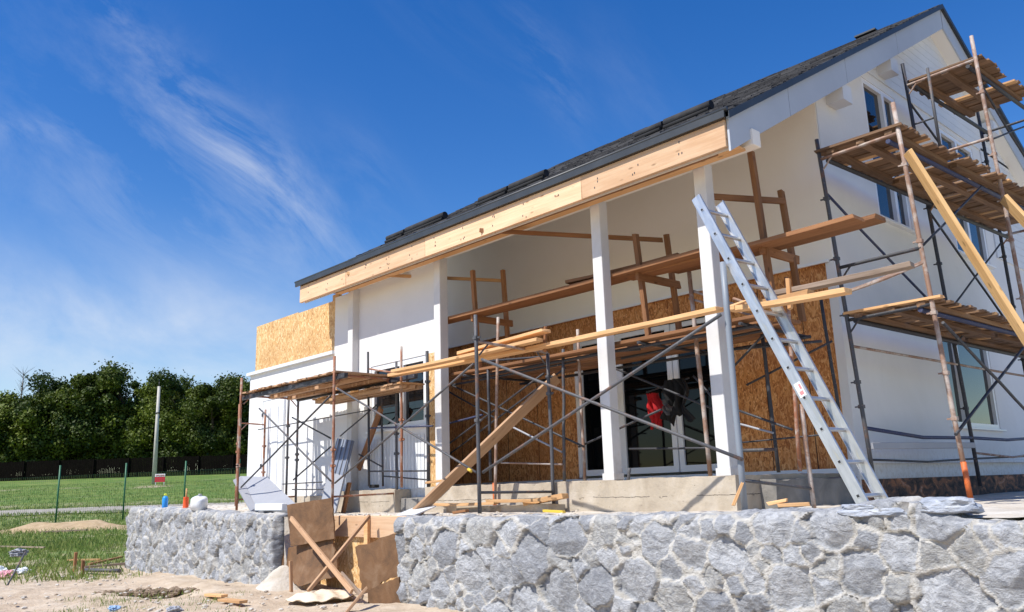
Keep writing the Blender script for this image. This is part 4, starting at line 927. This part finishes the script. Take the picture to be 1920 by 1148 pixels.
plank(P(762,966,'y',-1.4), P(800,950,'y',-1.0), .3, .02, PLAST, 'glassy plastic sheet under the foot of the leaning board', 'plastic sheet', 'plastic_sheet', nseg=1)
tag(box('pot_lid', P(697,915,'y',-.15)-Vector((.06,.02,0)), P(697,915,'y',-.15)+Vector((.10,.08,.05)), BLACK, None, .01), 'small black box at the foot of a dark pole by the siding', 'box')
plank((-4.15,-.52,-.245), (-2.95,-.50,-.235), .10, .035, FRESH, 'light batten on the kerb blocks before the porch, left piece')
plank((-3.1,-.50,-.21), (-1.95,-.48,-.20), .09, .035, FRESH, 'light batten on the kerb blocks before the porch, right piece')
plank((-2.55,-.36,-.25), (-1.93,-.30,-.17), .12, .06, FRESH, 'short light board end resting beside the plinth', nseg=1)
for (px, py, L, a, m, l) in ((1375,948,.22,1.1,FRESH,'small offcut leaning on the plinth corner by the thick grey pole'), (850,962,.25,.1,AGED,'brown folded offcut on the wall top left of the middle post'), (1020,958,.3,-.05,YELB,'yellow strip lying at the foot of the middle scaffold'), (1460,948,.32,.02,FRESH,'thin light offcut on the sand left of the ladder foot'), (1440,945,.2,.15,FRESH,'stubby offcut beside the thin light offcut'), (1890,966,.45,.03,FRESH,'yellow wood offcut on the sand at the right edge'), (800,905,.4,.05,FRESH,'light broken board on the step behind the leaning board')):
    z = 0.0 if py < 920 else -.31; y = -.25 if py < 920 else (-.9 if px < 1800 else -1.2)
    p = P(px, py, 'y', y); p.z = max(p.z, z-.03)
    plank(p, p+Vector((math.cos(a)*L*.8, .25*L, math.sin(a)*L)), .07, .03, m, l, 'offcut', 'wood_offcut', nseg=1, twist=0)
# stone slabs on the wall rim at the right
def rock(name, c, s, m, label, seed, rot=0):
    bm = bmesh.new(); bmesh.ops.create_icosphere(bm, subdivisions=4, radius=1)
    for v in bm.verts:
        d = mn.noise(v.co*1.3+Vector((seed,0,0)))*.35+mn.noise(v.co*4+Vector((seed,3,0)))*.12
        v.co = Vector((max(-.8,min(.8,v.co.x)), max(-.8,min(.8,v.co.y)), max(-.7,min(.7,v.co.z))))*(1+d); v.co = Vector((v.co.x*s[0], v.co.y*s[1], v.co.z*s[2]))
    o = finish(bm, name, m, None, Matrix.Translation(c) @ Matrix.Rotation(rot, 4, 'Z'))
    return tag(o, label, 'stone') if label else o
RK = m_noise('loose_stone', [(.3,(.22,.25,.30)),(.5,(.38,.41,.46)),(.7,(.56,.58,.61))], 6, .9, .8, 30, .02, 1., (1,1,3))
rock('stone_slab', Vector((2.35,-1.6,-.30)), (.28,.18,.06), RK, 'flat grey stone slab on the wall top at the ladder foot', 3)
rock('stone_slab', Vector((2.85,-1.6,-.27)), (.20,.15,.07), RK, 'second flat stone slab on the wall top right of the ladder', 6, .3)
bm = bmesh.new(); r_ = random.Random(4)
for i in range(900):
    x, y = r_.uniform(-12, 5), r_.uniform(-1.55, .1 if r_.random() < .5 else -1.0); z = float(terz(np.array([x]), np.array([y]))[0]); s_ = r_.uniform(.006,.028)
    if -6.0 < x < -3.35 and y < -1.1: continue
    M_ = Matrix.Translation((x,y,z)) @ Matrix.Rotation(r_.uniform(0,3),4,'Z') @ Matrix.Diagonal((s_*r_.uniform(.7,1.8), s_, s_*.7, 1)); bmesh.ops.create_icosphere(bm, subdivisions=1, radius=1, matrix=M_)
for i in range(500):
    D_ = r_.uniform(8, 17); px = r_.uniform(-40, 700); p = far(px, D_); 
    if p.y > -1.9: continue
    s_ = r_.uniform(.008,.035); M_ = Matrix.Translation((p.x,p.y,tz1(p)+.01)) @ Matrix.Rotation(r_.uniform(0,3),4,'Z') @ Matrix.Diagonal((s_*1.4, s_, s_*.6, 1)); bmesh.ops.create_icosphere(bm, subdivisions=1, radius=1, matrix=M_)
tag(finish(bm, 'pebbles', SLAB), 'loose pebbles and mortar crumbs scattered on terrace and soil', 'pebbles', kind='stuff')
bm = bmesh.new()
for i in range(420):
    x_ = r_.gauss(0, .55); y_ = r_.gauss(0, .13); p = hp+Rv*x_+HF*(y_+x_*.10); z = tz1(p)-.05; s_ = r_.uniform(.012,.05)
    M_ = Matrix.Translation((p.x,p.y,z+r_.uniform(0,.06))) @ Matrix.Rotation(r_.uniform(0,3),4,'Z') @ Matrix.Diagonal((s_*r_.uniform(.8,1.7), s_, s_*.8, 1)); bmesh.ops.create_icosphere(bm, subdivisions=1, radius=1, matrix=M_)
SOIL = m_noise('dark_soil', [(.3,(.13,.09,.055)),(.7,(.30,.22,.15))], 9, .95, .6)
tag(finish(bm, 'soil_clods', SOIL), 'dark crumbly soil clods dug up before the left stone wall', 'soil', kind='stuff')
# ------------------------------------------------------------------ rough ground on the left: stakes, boards, pipe, rags
def gp_(px, py, z=-1.33):
    p = P(px, py, 'z', z)
    return p
def gnd(px, D_): p = far(px, D_); p.z = tz1(p); return p
for px, D_, h, l in ((153, 16.5, .36, 'taller upright wooden stake on the rough ground'), (168, 15.6, .26, 'shorter upright wooden stake on the rough ground')):
    p = gnd(px, D_); tag(beam('wood_stake', p-Z*.1, p+Z*h, .05, .05, AGED), l, 'stake')
for a, b, m, w, l in (((178,17.2),(238,18.6),AGED,.06,'long grey brown board lying behind the stakes'), ((172,16.6),(245,16.9),GREYW,.07,'grey plank lying beside the left wall end'), ((140,18.5),(200,18.2),FRESH,.05,'pale stick lying in the grass behind the stakes'), ((0,22.5),(95,21.5),GREYW,.05,'thin board lying in the grass at the left edge'), ((85,27),(170,27),GREYW,.12,'dark plank beside the sand heap by the fence')):
    p, q = gnd(*a)+Z*.07, gnd(*b)+Z*.09; plank(p, q, w, .04, m, l, 'board', 'lying_board', nseg=1)
p, q = gnd(170,16.0)+Z*.06, gnd(236,15.6)+Z*.06; tag(tube('metal_pipe', [p, q], .035, GREYP), 'grey metal pipe lying on the soil at the left wall', 'pipe')
p = gp_(10,1100); q = P(48,1035,'y',p.y+.35); tag(tube('steel_rod', [p-Z*.05, q], .014, GREYP), 'bent grey steel rod sticking up by the rubbish at the left edge', 'rod')
def crumple(name, c, s, m, label, seed, flat=.5):
    bm = bmesh.new(); bmesh.ops.create_icosphere(bm, subdivisions=4, radius=1)
    for v in bm.verts:
        d = mn.noise(v.co*2.2+Vector((seed,0,0)))*.5+abs(mn.noise(v.co*6+Vector((0,seed,0))))*.35; v.co *= s*(.8+d); v.co.z *= flat
    return tag(finish(bm, name, m, None, Matrix.Translation(c)), label, 'rubbish')
for i, (px, D_, s_, m, l) in enumerate(((8,16.4,.22,PLAST,'crumpled white plastic bag at the far left edge'), (30,15.6,.16,mat('pink_plastic',(.7,.35,.38),.5),'pink and white torn wrapping beside the plastic bag'), (55,16.2,.15,PLAST,'white torn wrapping right of the pink one'), (48,17.6,.17,FOAM,'grey crumpled rag on top of the steel rod'), (230,10.3,.07,mat('pale_blue',(.30,.45,.65),.5),'pale blue wrapper on the soil at the bottom'), (340,10.0,.09,FOAM,'grey wrapper half buried at the bottom edge'), (330,9.9,.0,FOAM,''))):
    if not l: continue
    p = gnd(px, D_); crumple('plastic_rubbish', p+Z*(.05 if i != 3 else .32), s_, m, l, i*3.7)
for (a, b, w, l) in (((398,11.6),(430,11.3),.10,'short pale board on the soil before the left wall'), ((425,11.0),(465,10.6),.11,'short orange board end lying beside the pale board'), ((205,9.6),(225,9.0),.09,'half buried board end at the bottom edge')):
    p, q = gnd(*a)+Z*.03, gnd(*b)+Z*.04; plank(p, q, w, .035, FRESH, l, 'board', 'lying_board', nseg=1)
# sand heap by the fence
n = 40; U, V = np.meshgrid(np.linspace(-1,1,n), np.linspace(-1,1,n)); p = gnd(128, 28.5); xx = p.x+HR.x*U*3.2+HF.x*V*1.3; yy = p.y+HR.y*U*3.2+HF.y*V*1.3
SAND = m_noise('sand', [(.3,(.34,.24,.13)),(.7,(.48,.36,.22))], 5, .95, .5)
o = grid_mesh('sand_heap', xx, yy, tz(xx, yy)-.03+np.exp(-(U*1.7)**2-(V*1.8)**2)*(.28+.25*fbm(U*3, V*3, 3, 71)), SAND); tag(o, 'low heap of orange sand in the grass behind the wire fence', 'sand heap')
# grass tufts as one object
def blades(name, n, place, hmin, hmax, w, m, label):
    co = []; fc = []; tn = []
    r = np.random.default_rng(5)
    for i in range(n):
        p, sc = place(r)
        if p is None: continue
        a = r.uniform(0, 6.28); h = r.uniform(hmin, hmax)*sc; l = r.uniform(.1, .6)*h; b = r.uniform(0, 6.28); k = len(co)
        dx, dy = math.cos(a)*w*sc, math.sin(a)*w*sc; lx, ly = math.cos(b)*l, math.sin(b)*l
        co += [(p[0]-dx,p[1]-dy,p[2]), (p[0]+dx,p[1]+dy,p[2]), (p[0]+dx*.6+lx*.4,p[1]+dy*.6+ly*.4,p[2]+h*.6), (p[0]+lx,p[1]+ly,p[2]+h)]
        fc += [(k,k+1,k+2),(k,k+2,k+3)]; t_ = r.random(); tn += [t_]*4
    me = bpy.data.meshes.new(name); me.from_pydata(co, [], fc); me.materials.append(m)
    at_ = me.attributes.new('tone', 'FLOAT', 'POINT'); at_.data.foreach_set('value', tn)
    return tag(link(name, me), label, 'grass', kind='stuff')
cl = [(rng.uniform(-60, 250), rng.uniform(14.5, 30)) for _ in range(170)]+[(rng.uniform(100, 480), rng.uniform(8.8, 12.6)) for _ in range(46)]+[(rng.uniform(-40, 240), rng.uniform(16.5, 24)) for _ in range(120)]
def pg(r):
    px, D_ = cl[r.integers(len(cl))]; s_ = .35 if D_ > 14 else .12
    p = far(px, D_)+HR*float(r.normal()*s_)+HF*float(r.normal()*s_)
    if -12.7 < p.x and p.y > -1.95: return None, 0
    p.z = tz1(p)-.03; return p, 1. if D_ > 14 else .45
blades('grass_tufts', 17000, pg, .05, .20, .006, GRASSB, 'tufts of rough grass on the soil left of the stone wall')
def pf(r):
    if r.random() < .12:
        D_ = 36.4+float(r.normal()*.35)+(4.3 if r.random() < .5 else 0); p = far(r.uniform(-120,470), D_); p.z = tz1(p)+.03; return p, 1.
    D_ = r.uniform(22, 36) if r.random() < .55 else r.uniform(41, 65); px = r.uniform(-120, 470); p = far(px, D_); p.z = tz1(p)-.02; return p, 1.
blades('meadow_grass', 34000, pf, .05, .17, .014, GRASSB, 'short meadow grass between wire fence and gravel track')
# ------------------------------------------------------------------ wire fence, pole, sign, dark fence
wf = thing('wire_fence', 'green wire mesh fence on thin green posts across the field', 'fence', gnd(237, 32))
fp = [gnd(-160, 26), gnd(-20, 28), gnd(111, 30), gnd(235, 32), gnd(347, 34), gnd(448, 36.5), gnd(540, 39)]
for p in fp: tube('post', [p-Z*.1, p+Z*2.12], .03, GRNP, wf)
bm = bmesh.new()
for a, b in zip(fp, fp[1:]):
    n = 34
    for i in range(n): 
        q = a.lerp(b, i/n); bm_box(bm, q-wf.location+Vector((-.0018,-.0018,.05)), q-wf.location+Vector((.0018,.0018,1.75)))
    for j in range(12):
        z = .08+j*.15; u = (b-a); nn = Vector((-u.y,u.x,0)).normalized()*.0018
        vs = [bm.verts.new(p-wf.location+Z*zz) for p, zz in ((a, z), (b, z), (b, z+.004), (a, z+.004))]; bm.faces.new(vs)
finish(bm, 'wire_mesh', GRNP, wf, Matrix.Translation(wf.location))
pb = gnd(289, 62); pol = thing('utility_pole', 'tall pale concrete utility pole before the trees', 'pole', pb)
tp = P(297,722,'y',pb.y); tp = pb+Vector(((tp-pb).x*.5, 0, 7.2)); tube('shaft', [pb-Z*.2, tp], [.17,.10], PCONC, pol, 12); tube('insulator_pin', [tp, tp+Z*.35], .03, DARKP, pol); tube('clamp', [pb.lerp(tp,.72)-Vector((.0,0,.03)), pb.lerp(tp,.72)+Vector((.0,0,.07))], .16, DARKP, pol)
sb = gnd(300, 60); sg = thing('sign', 'red sign board with white top band at the foot of the pole', 'sign', sb)
e = HR
def sq(name, c, w, z0, z1, m, d=0.): 
    bm = bmesh.new(); a = c-e*w-HF*d; b = c+e*w-HF*d; q = [a+Z*z0, b+Z*z0, b+Z*z1, a+Z*z1]; f0 = [bm.verts.new(p-c) for p in q]; f1 = [bm.verts.new(p-c-HF*.03) for p in q]; bm.faces.new(f0); bm.faces.new(f1[::-1])
    for i in range(4): bm.faces.new((f0[i], f1[i], f1[(i+1)%4], f0[(i+1)%4]))
    return finish(bm, name, m, sg, Matrix.Translation(c))
sq('board', sb, .36, .25, .62, REDS); tb_ = sq('title_band', sb, .36, .625, .82, WHS)
bm = bmesh.new()
for i in range(7): c = e*(-.28+i*.09)+Z*.72-HF*.04; bm_box(bm, c-Vector((.03,.01,.04)), c+Vector((.03,.01,.04)))
finish(bm, 'lettering', REDS, sg, Matrix.Translation(sb))
for s_ in (-.3, .3): tube('leg', [sb+e*s_-Z*.05, sb+e*s_+Z*.26], .02, WHS, sg)
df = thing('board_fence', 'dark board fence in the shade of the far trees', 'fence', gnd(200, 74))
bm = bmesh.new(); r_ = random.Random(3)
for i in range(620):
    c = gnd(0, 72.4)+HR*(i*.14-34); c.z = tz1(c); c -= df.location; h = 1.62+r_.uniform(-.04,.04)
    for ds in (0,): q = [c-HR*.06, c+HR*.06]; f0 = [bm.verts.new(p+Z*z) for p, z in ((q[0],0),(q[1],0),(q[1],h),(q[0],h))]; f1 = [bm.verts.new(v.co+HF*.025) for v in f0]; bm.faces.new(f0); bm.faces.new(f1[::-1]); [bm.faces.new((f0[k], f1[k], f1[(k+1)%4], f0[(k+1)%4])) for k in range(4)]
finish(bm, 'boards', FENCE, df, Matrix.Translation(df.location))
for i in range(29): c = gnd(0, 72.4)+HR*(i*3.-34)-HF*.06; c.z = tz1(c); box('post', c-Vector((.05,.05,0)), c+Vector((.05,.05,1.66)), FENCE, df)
# ------------------------------------------------------------------ trees
def tree_mesh(seed, H, R_, nleaf, lo=.08, leafs=.155):
    r = np.random.default_rng(seed); lobes = []
    for i in range(46):
        a = r.uniform(0, 6.28); z = r.uniform(lo, .93)*H; q = math.sqrt(max(0., 1-((z/H-.62)/.62)**2)); d = r.uniform(.25, 1.)*R_*q*.85
        lobes.append((math.cos(a)*d, math.sin(a)*d, z, r.uniform(.32, 1.45)*R_*.29))
    n = nleaf; li = r.integers(0, len(lobes), n); L = np.array(lobes)[li]
    v = r.normal(size=(n,3)); v /= np.linalg.norm(v, axis=1)[:,None]; rad_ = L[:,3:4]*(r.random((n,1))**.30)*(1+.25*r.normal(size=(n,1)))
    c = L[:,:3]+v*rad_*np.array([1,1,.85]); c[:,2] = np.maximum(c[:,2], .15)
    nr = v+r.normal(size=(n,3))*.7; nr /= np.linalg.norm(nr, axis=1)[:,None]
    up = r.normal(size=(n,3)); a = np.cross(nr, up); a /= np.linalg.norm(a, axis=1)[:,None]; b = np.cross(nr, a)
    s_ = leafs*r.uniform(.5, 1.25, (n,1)); a *= s_; b *= s_*.62
    co = np.stack([c-a, c-b*1., c+a, c+b], 1).reshape(-1,3)
    me = bpy.data.meshes.new('crown'); me.vertices.add(4*n); me.vertices.foreach_set('co', co.ravel().astype(np.float32))
    me.loops.add(4*n); me.loops.foreach_set('vertex_index', np.arange(4*n, dtype=np.int32)); me.polygons.add(n)
    me.polygons.foreach_set('loop_start', np.arange(0,4*n,4,dtype=np.int32)); me.polygons.foreach_set('loop_total', np.full(n,4,dtype=np.int32)); me.update()
    tn = np.clip(r.random(len(lobes))[li]**1.6*.85+.25*r.random(n), 0, 1); at_ = me.attributes.new('tone','FLOAT','POINT'); at_.data.foreach_set('value', np.repeat(tn,4).astype(np.float32))
    me.materials.append(LEAF); return me, lobes
def trunk_mesh(H, lobes, seed, r0=.22):
    bm = bmesh.new(); r = random.Random(seed)
    def limb(pts, rs, n=7):
        rings = []
        for i, p in enumerate(pts):
            d = (pts[min(i+1,len(pts)-1)]-pts[max(i-1,0)]).normalized(); a = d.cross(Vector((.3,1,.1))).normalized(); b = d.cross(a)
            rings.append([bm.verts.new(p+(a*math.cos(k*6.283/n)+b*math.sin(k*6.283/n))*rs[i]) for k in range(n)])
        for x, y in zip(rings, rings[1:]):
            for k in range(n): bm.faces.new((x[k], x[(k+1)%n], y[(k+1)%n], y[k]))
    top = Vector((r.uniform(-.4,.4), r.uniform(-.4,.4), H*.8)); ax = [Vector((0,0,-.3)), Vector((.1,0,H*.25)), Vector((-.1,.1,H*.5)), top]
    limb(ax, [r0*1.25, r0, r0*.7, r0*.2])
    for L in lobes[:14]:
        z = min(L[2]*.7, H*.6)+.3; s = Vector((0,0,z)); e_ = Vector(L[:3]); limb([s, s.lerp(e_,.5)+Vector((0,0,.2)), e_], [r0*.4, r0*.25, r0*.08], 5)
    bmesh.ops.recalc_face_normals(bm, faces=bm.faces); me = bpy.data.meshes.new('trunk'); bm.to_mesh(me); bm.free(); me.materials.append(BARK); return me
kinds = []
for k_, (H_, R_, n_) in enumerate(((9.5,3.6,34000),(8.8,3.4,30000),(10,3.9,36000),(9.,3.2,17000),(7.5,3.3,26000))):
    cm, lo_ = tree_mesh(40+k_, H_, R_, n_); kinds.append((cm, trunk_mesh(H_, lo_, k_), H_))
def tree(px, D_, kind, topy, label, rz=0., grp='leafy trees in a row beyond the field', sx=1.):
    cm, tm, H_ = kinds[kind]; b = gnd(px, D_); hz = 948.1-px*.0316; zt_ = CAM.z+(hz-topy)/FPX*D_; s_ = (zt_-b.z)/(H_*1.02)
    t_ = thing('leafy_tree', label, 'tree', b, grp); t_.rotation_euler = (0,0,rz); t_.scale = (s_*sx, s_*sx, s_); WM[t_.name] = Matrix()
    for nm, me in (('crown', cm), ('trunk', tm)):
        o = bpy.data.objects.new(nm, me); COL.objects.link(o); o.parent = t_
row = [(-120,80,0,740),(-45,79,4,752),(14,78,1,738),(70,79,4,728),(118,80,2,706),(176,81,0,693),(230,82,3,700),(284,81,1,724),(338,80,2,704),(392,79,0,716),(440,80,1,708),(480,82,2,708),(540,82,0,712),(600,84,1,715)]
words = ['outside the left edge of the far tree row','cut by the left edge in the far tree row','first whole tree from the left, dark and dense','second from the left, below the bare twigs','third from the left, one of the tallest','at the left peak of the tree row','loose crown with sky showing through, left of the pole','right behind the utility pole','first right of the pole in the tree row','second right of the pole in the tree row','third right of the pole, near the annex corner','behind the rusty scaffold at the annex corner','mostly hidden behind the annex, left of its middle','hidden farthest right behind the annex']
for (a, b, c, d), w_ in zip(row, words): tree(a, b, c, d, 'green leafy tree '+w_, rng.uniform(0,6.2))
for i, px in enumerate((-70, -8, 50, 105, 160, 256, 308, 360, 410, 458, 510)):
    tree(px, 88, (i*2) % 5, [762,752,758,742,732,772,748,738,740,730,738][i], 'darker tree of the rear row, number %s from the left, seen between front crowns' % ['one','two','three','four','five','six','seven','eight','nine','ten','eleven'][i], i*1.3, 'rear row of trees beyond the field')
for i, px in enumerate(()):
    tree(px, 77, 4, 835+10*math.sin(i*2.1), 'low dark bush under the far trees, %s from the left' % ['first','second','third','fourth','fifth','sixth','seventh','eighth','ninth','tenth','eleventh','twelfth','thirteenth'][i], i*.9, 'low bushes behind the board fence', 1.6)
# bare twigs
b = gnd(25, 78); bt = thing('bare_tree', 'small bare dead tree top rising behind the leftmost crowns', 'tree', b); r_ = random.Random(2)
tube('trunk', [b, b+Z*9.6], [.12,.03], BARK, bt)
bm = bmesh.new()
for i in range(70):
    z = r_.uniform(6.5, 10.0); a = r_.uniform(0,6.28); L = r_.uniform(.4,1.3); s_ = Vector((0,0,min(z, 9.5))); e_ = s_+Vector((math.cos(a)*L, math.sin(a)*L, L*.9)); u = (e_-s_).cross(Z).normalized()*.018
    vs = [bm.verts.new(p) for p in (s_-u, s_+u, e_)]; bm.faces.new(vs); vs = [bm.verts.new(p) for p in (s_-Z*.02, s_+Z*.02, e_)]; bm.faces.new(vs)
finish(bm, 'twigs', BARK, bt, Matrix.Translation(b))

# ------------------------------------------------------------------ light and sky
SUND = Vector((.16, 1., -1.36)).normalized()        # direction the light travels
sun = bpy.data.lights.new('sun', 'SUN'); sun.energy = 5.; sun.angle = rad(.53); sun.color = (1., .955, .88)
so = bpy.data.objects.new('sun', sun); COL.objects.link(so); so.rotation_euler = SUND.to_track_quat('-Z', 'Y').to_euler(); so.location = (-5,-10,20)
wd = bpy.data.worlds.new('World'); SC.world = wd; wd.use_nodes = True; nt = wd.node_tree; nt.nodes.clear()
class WT(NT):
    def __init__(s, tree): s.t = tree
w_ = WT(nt)
sky = w_.n('ShaderNodeTexSky'); sky.sky_type = 'NISHITA'; sky.sun_disc = False; sky.sun_elevation = math.asin(-SUND.z); sky.sun_rotation = math.atan2(-SUND.x, -SUND.y); sky.altitude = 400; sky.air_density = 1.15; sky.dust_density = .35; sky.ozone_density = 2.2
hs = w_.n('ShaderNodeHueSaturation', {'Color': sky.outputs[0], 'Saturation': 1.42, 'Value': 1.38, 'Hue': .514})
tc = w_.n('ShaderNodeTexCoord').outputs['Generated']
def dirpx(px, py): return (Fv+R2*((px-960)/FPX)-U2*((py-574)/FPX)).normalized()
def blob(px, py, rad_, amp, ax=None, st=1., st_deg=0):
    """soft patch of cirrus round a direction of the sky, stretched along st_deg"""
    d = dirpx(px, py); r_ = Rv; u_ = r_.cross(d).normalized() if False else Uv
    a = math.radians(st_deg); e1 = (R2*math.cos(a)+U2*math.sin(a)); e1 = (e1-d*e1.dot(d)).normalized(); e2 = d.cross(e1)
    x = w_.n('ShaderNodeVectorMath', {0: tc, 1: tuple(e1)}, operation='DOT_PRODUCT').outputs['Value']; y = w_.n('ShaderNodeVectorMath', {0: tc, 1: tuple(e2)}, operation='DOT_PRODUCT').outputs['Value']
    x = w_.math('DIVIDE', x, rad_*st); y = w_.math('DIVIDE', y, rad_)
    q = w_.math('ADD', w_.math('MULTIPLY', x, x), w_.math('MULTIPLY', y, y)); g = w_.math('POWER', 2.718, w_.math('MULTIPLY', q, -1.))
    return w_.math('MULTIPLY', g, amp)
e1 = (R2*math.cos(rad(-42))+U2*math.sin(rad(-42))); e2 = dirpx(450,350).cross(e1).normalized(); e3 = e1.cross(e2)
def streak(scale, st, det, rough, dist, ang):
    e1 = (R2*math.cos(rad(ang))+U2*math.sin(rad(ang))); e2 = dirpx(450,350).cross(e1).normalized(); e3 = e1.cross(e2)
    c = [w_.n('ShaderNodeVectorMath', {0: tc, 1: tuple(v*k)}, operation='DOT_PRODUCT').outputs['Value'] for v, k in ((e1, 1/st), (e2, 1.), (e3, 1.))]
    v = w_.n('ShaderNodeCombineXYZ', {'X': c[0], 'Y': c[1], 'Z': c[2]}).outputs[0]; return w_.noise(v, scale, det, rough, dist)
n1 = streak(10, 3.4, 10, .66, .55, -42); n2 = streak(5, 3.5, 8, .6, .6, -12)
masks = [blob(430,270,.035,.85,st=4.2,st_deg=-47), blob(520,350,.04,.6,st=2.2,st_deg=-40), blob(330,320,.07,.42,st=2,st_deg=-25), blob(40,240,.012,.5,st=8,st_deg=-4), blob(210,20,.012,.5,st=4,st_deg=-50), blob(1030,130,.022,.6,st=3.5,st_deg=-62), blob(880,60,.05,.12,st=3,st_deg=-30), blob(400,450,.05,.45,st=5,st_deg=-18), blob(250,250,.10,.22,st=2.5,st_deg=-30), blob(700,330,.03,.30,st=2,st_deg=-60), blob(1190,160,.04,.18,st=2,st_deg=-60)]
s_ = masks[0]
for m_ in masks[1:]: s_ = w_.math('ADD', s_, m_)
hi = w_.math('MULTIPLY', s_, w_.ramp(n1, [(.42,(0,0,0)),(.62,(.38,.38,.38)),(.85,(.95,.95,.95))]))
lowm = w_.math('ADD', w_.math('ADD', blob(60,560,.06,.75,st=7,st_deg=-6), blob(420,650,.07,.75,st=4,st_deg=-8)), blob(100,690,.06,.5,st=7,st_deg=0))
lo = w_.math('MULTIPLY', lowm, w_.ramp(n2, [(.32,(.05,.05,.05)),(.5,(.4,.4,.4)),(.74,(.95,.95,.95))]))
cf = w_.math('ADD', hi, lo, True)
mixc = w_.mix(w_.math('MULTIPLY', cf, .60), hs.outputs[0], (7.6, 8.0, 8.6))
bg = w_.n('ShaderNodeBackground', {'Color': mixc, 'Strength': .092}); ou = w_.n('ShaderNodeOutputWorld'); nt.links.new(bg.outputs[0], ou.inputs[0])
SC.view_settings.view_transform = 'Standard'; SC.view_settings.look = 'None'; SC.view_settings.exposure = .28; SC.view_settings.gamma = 1
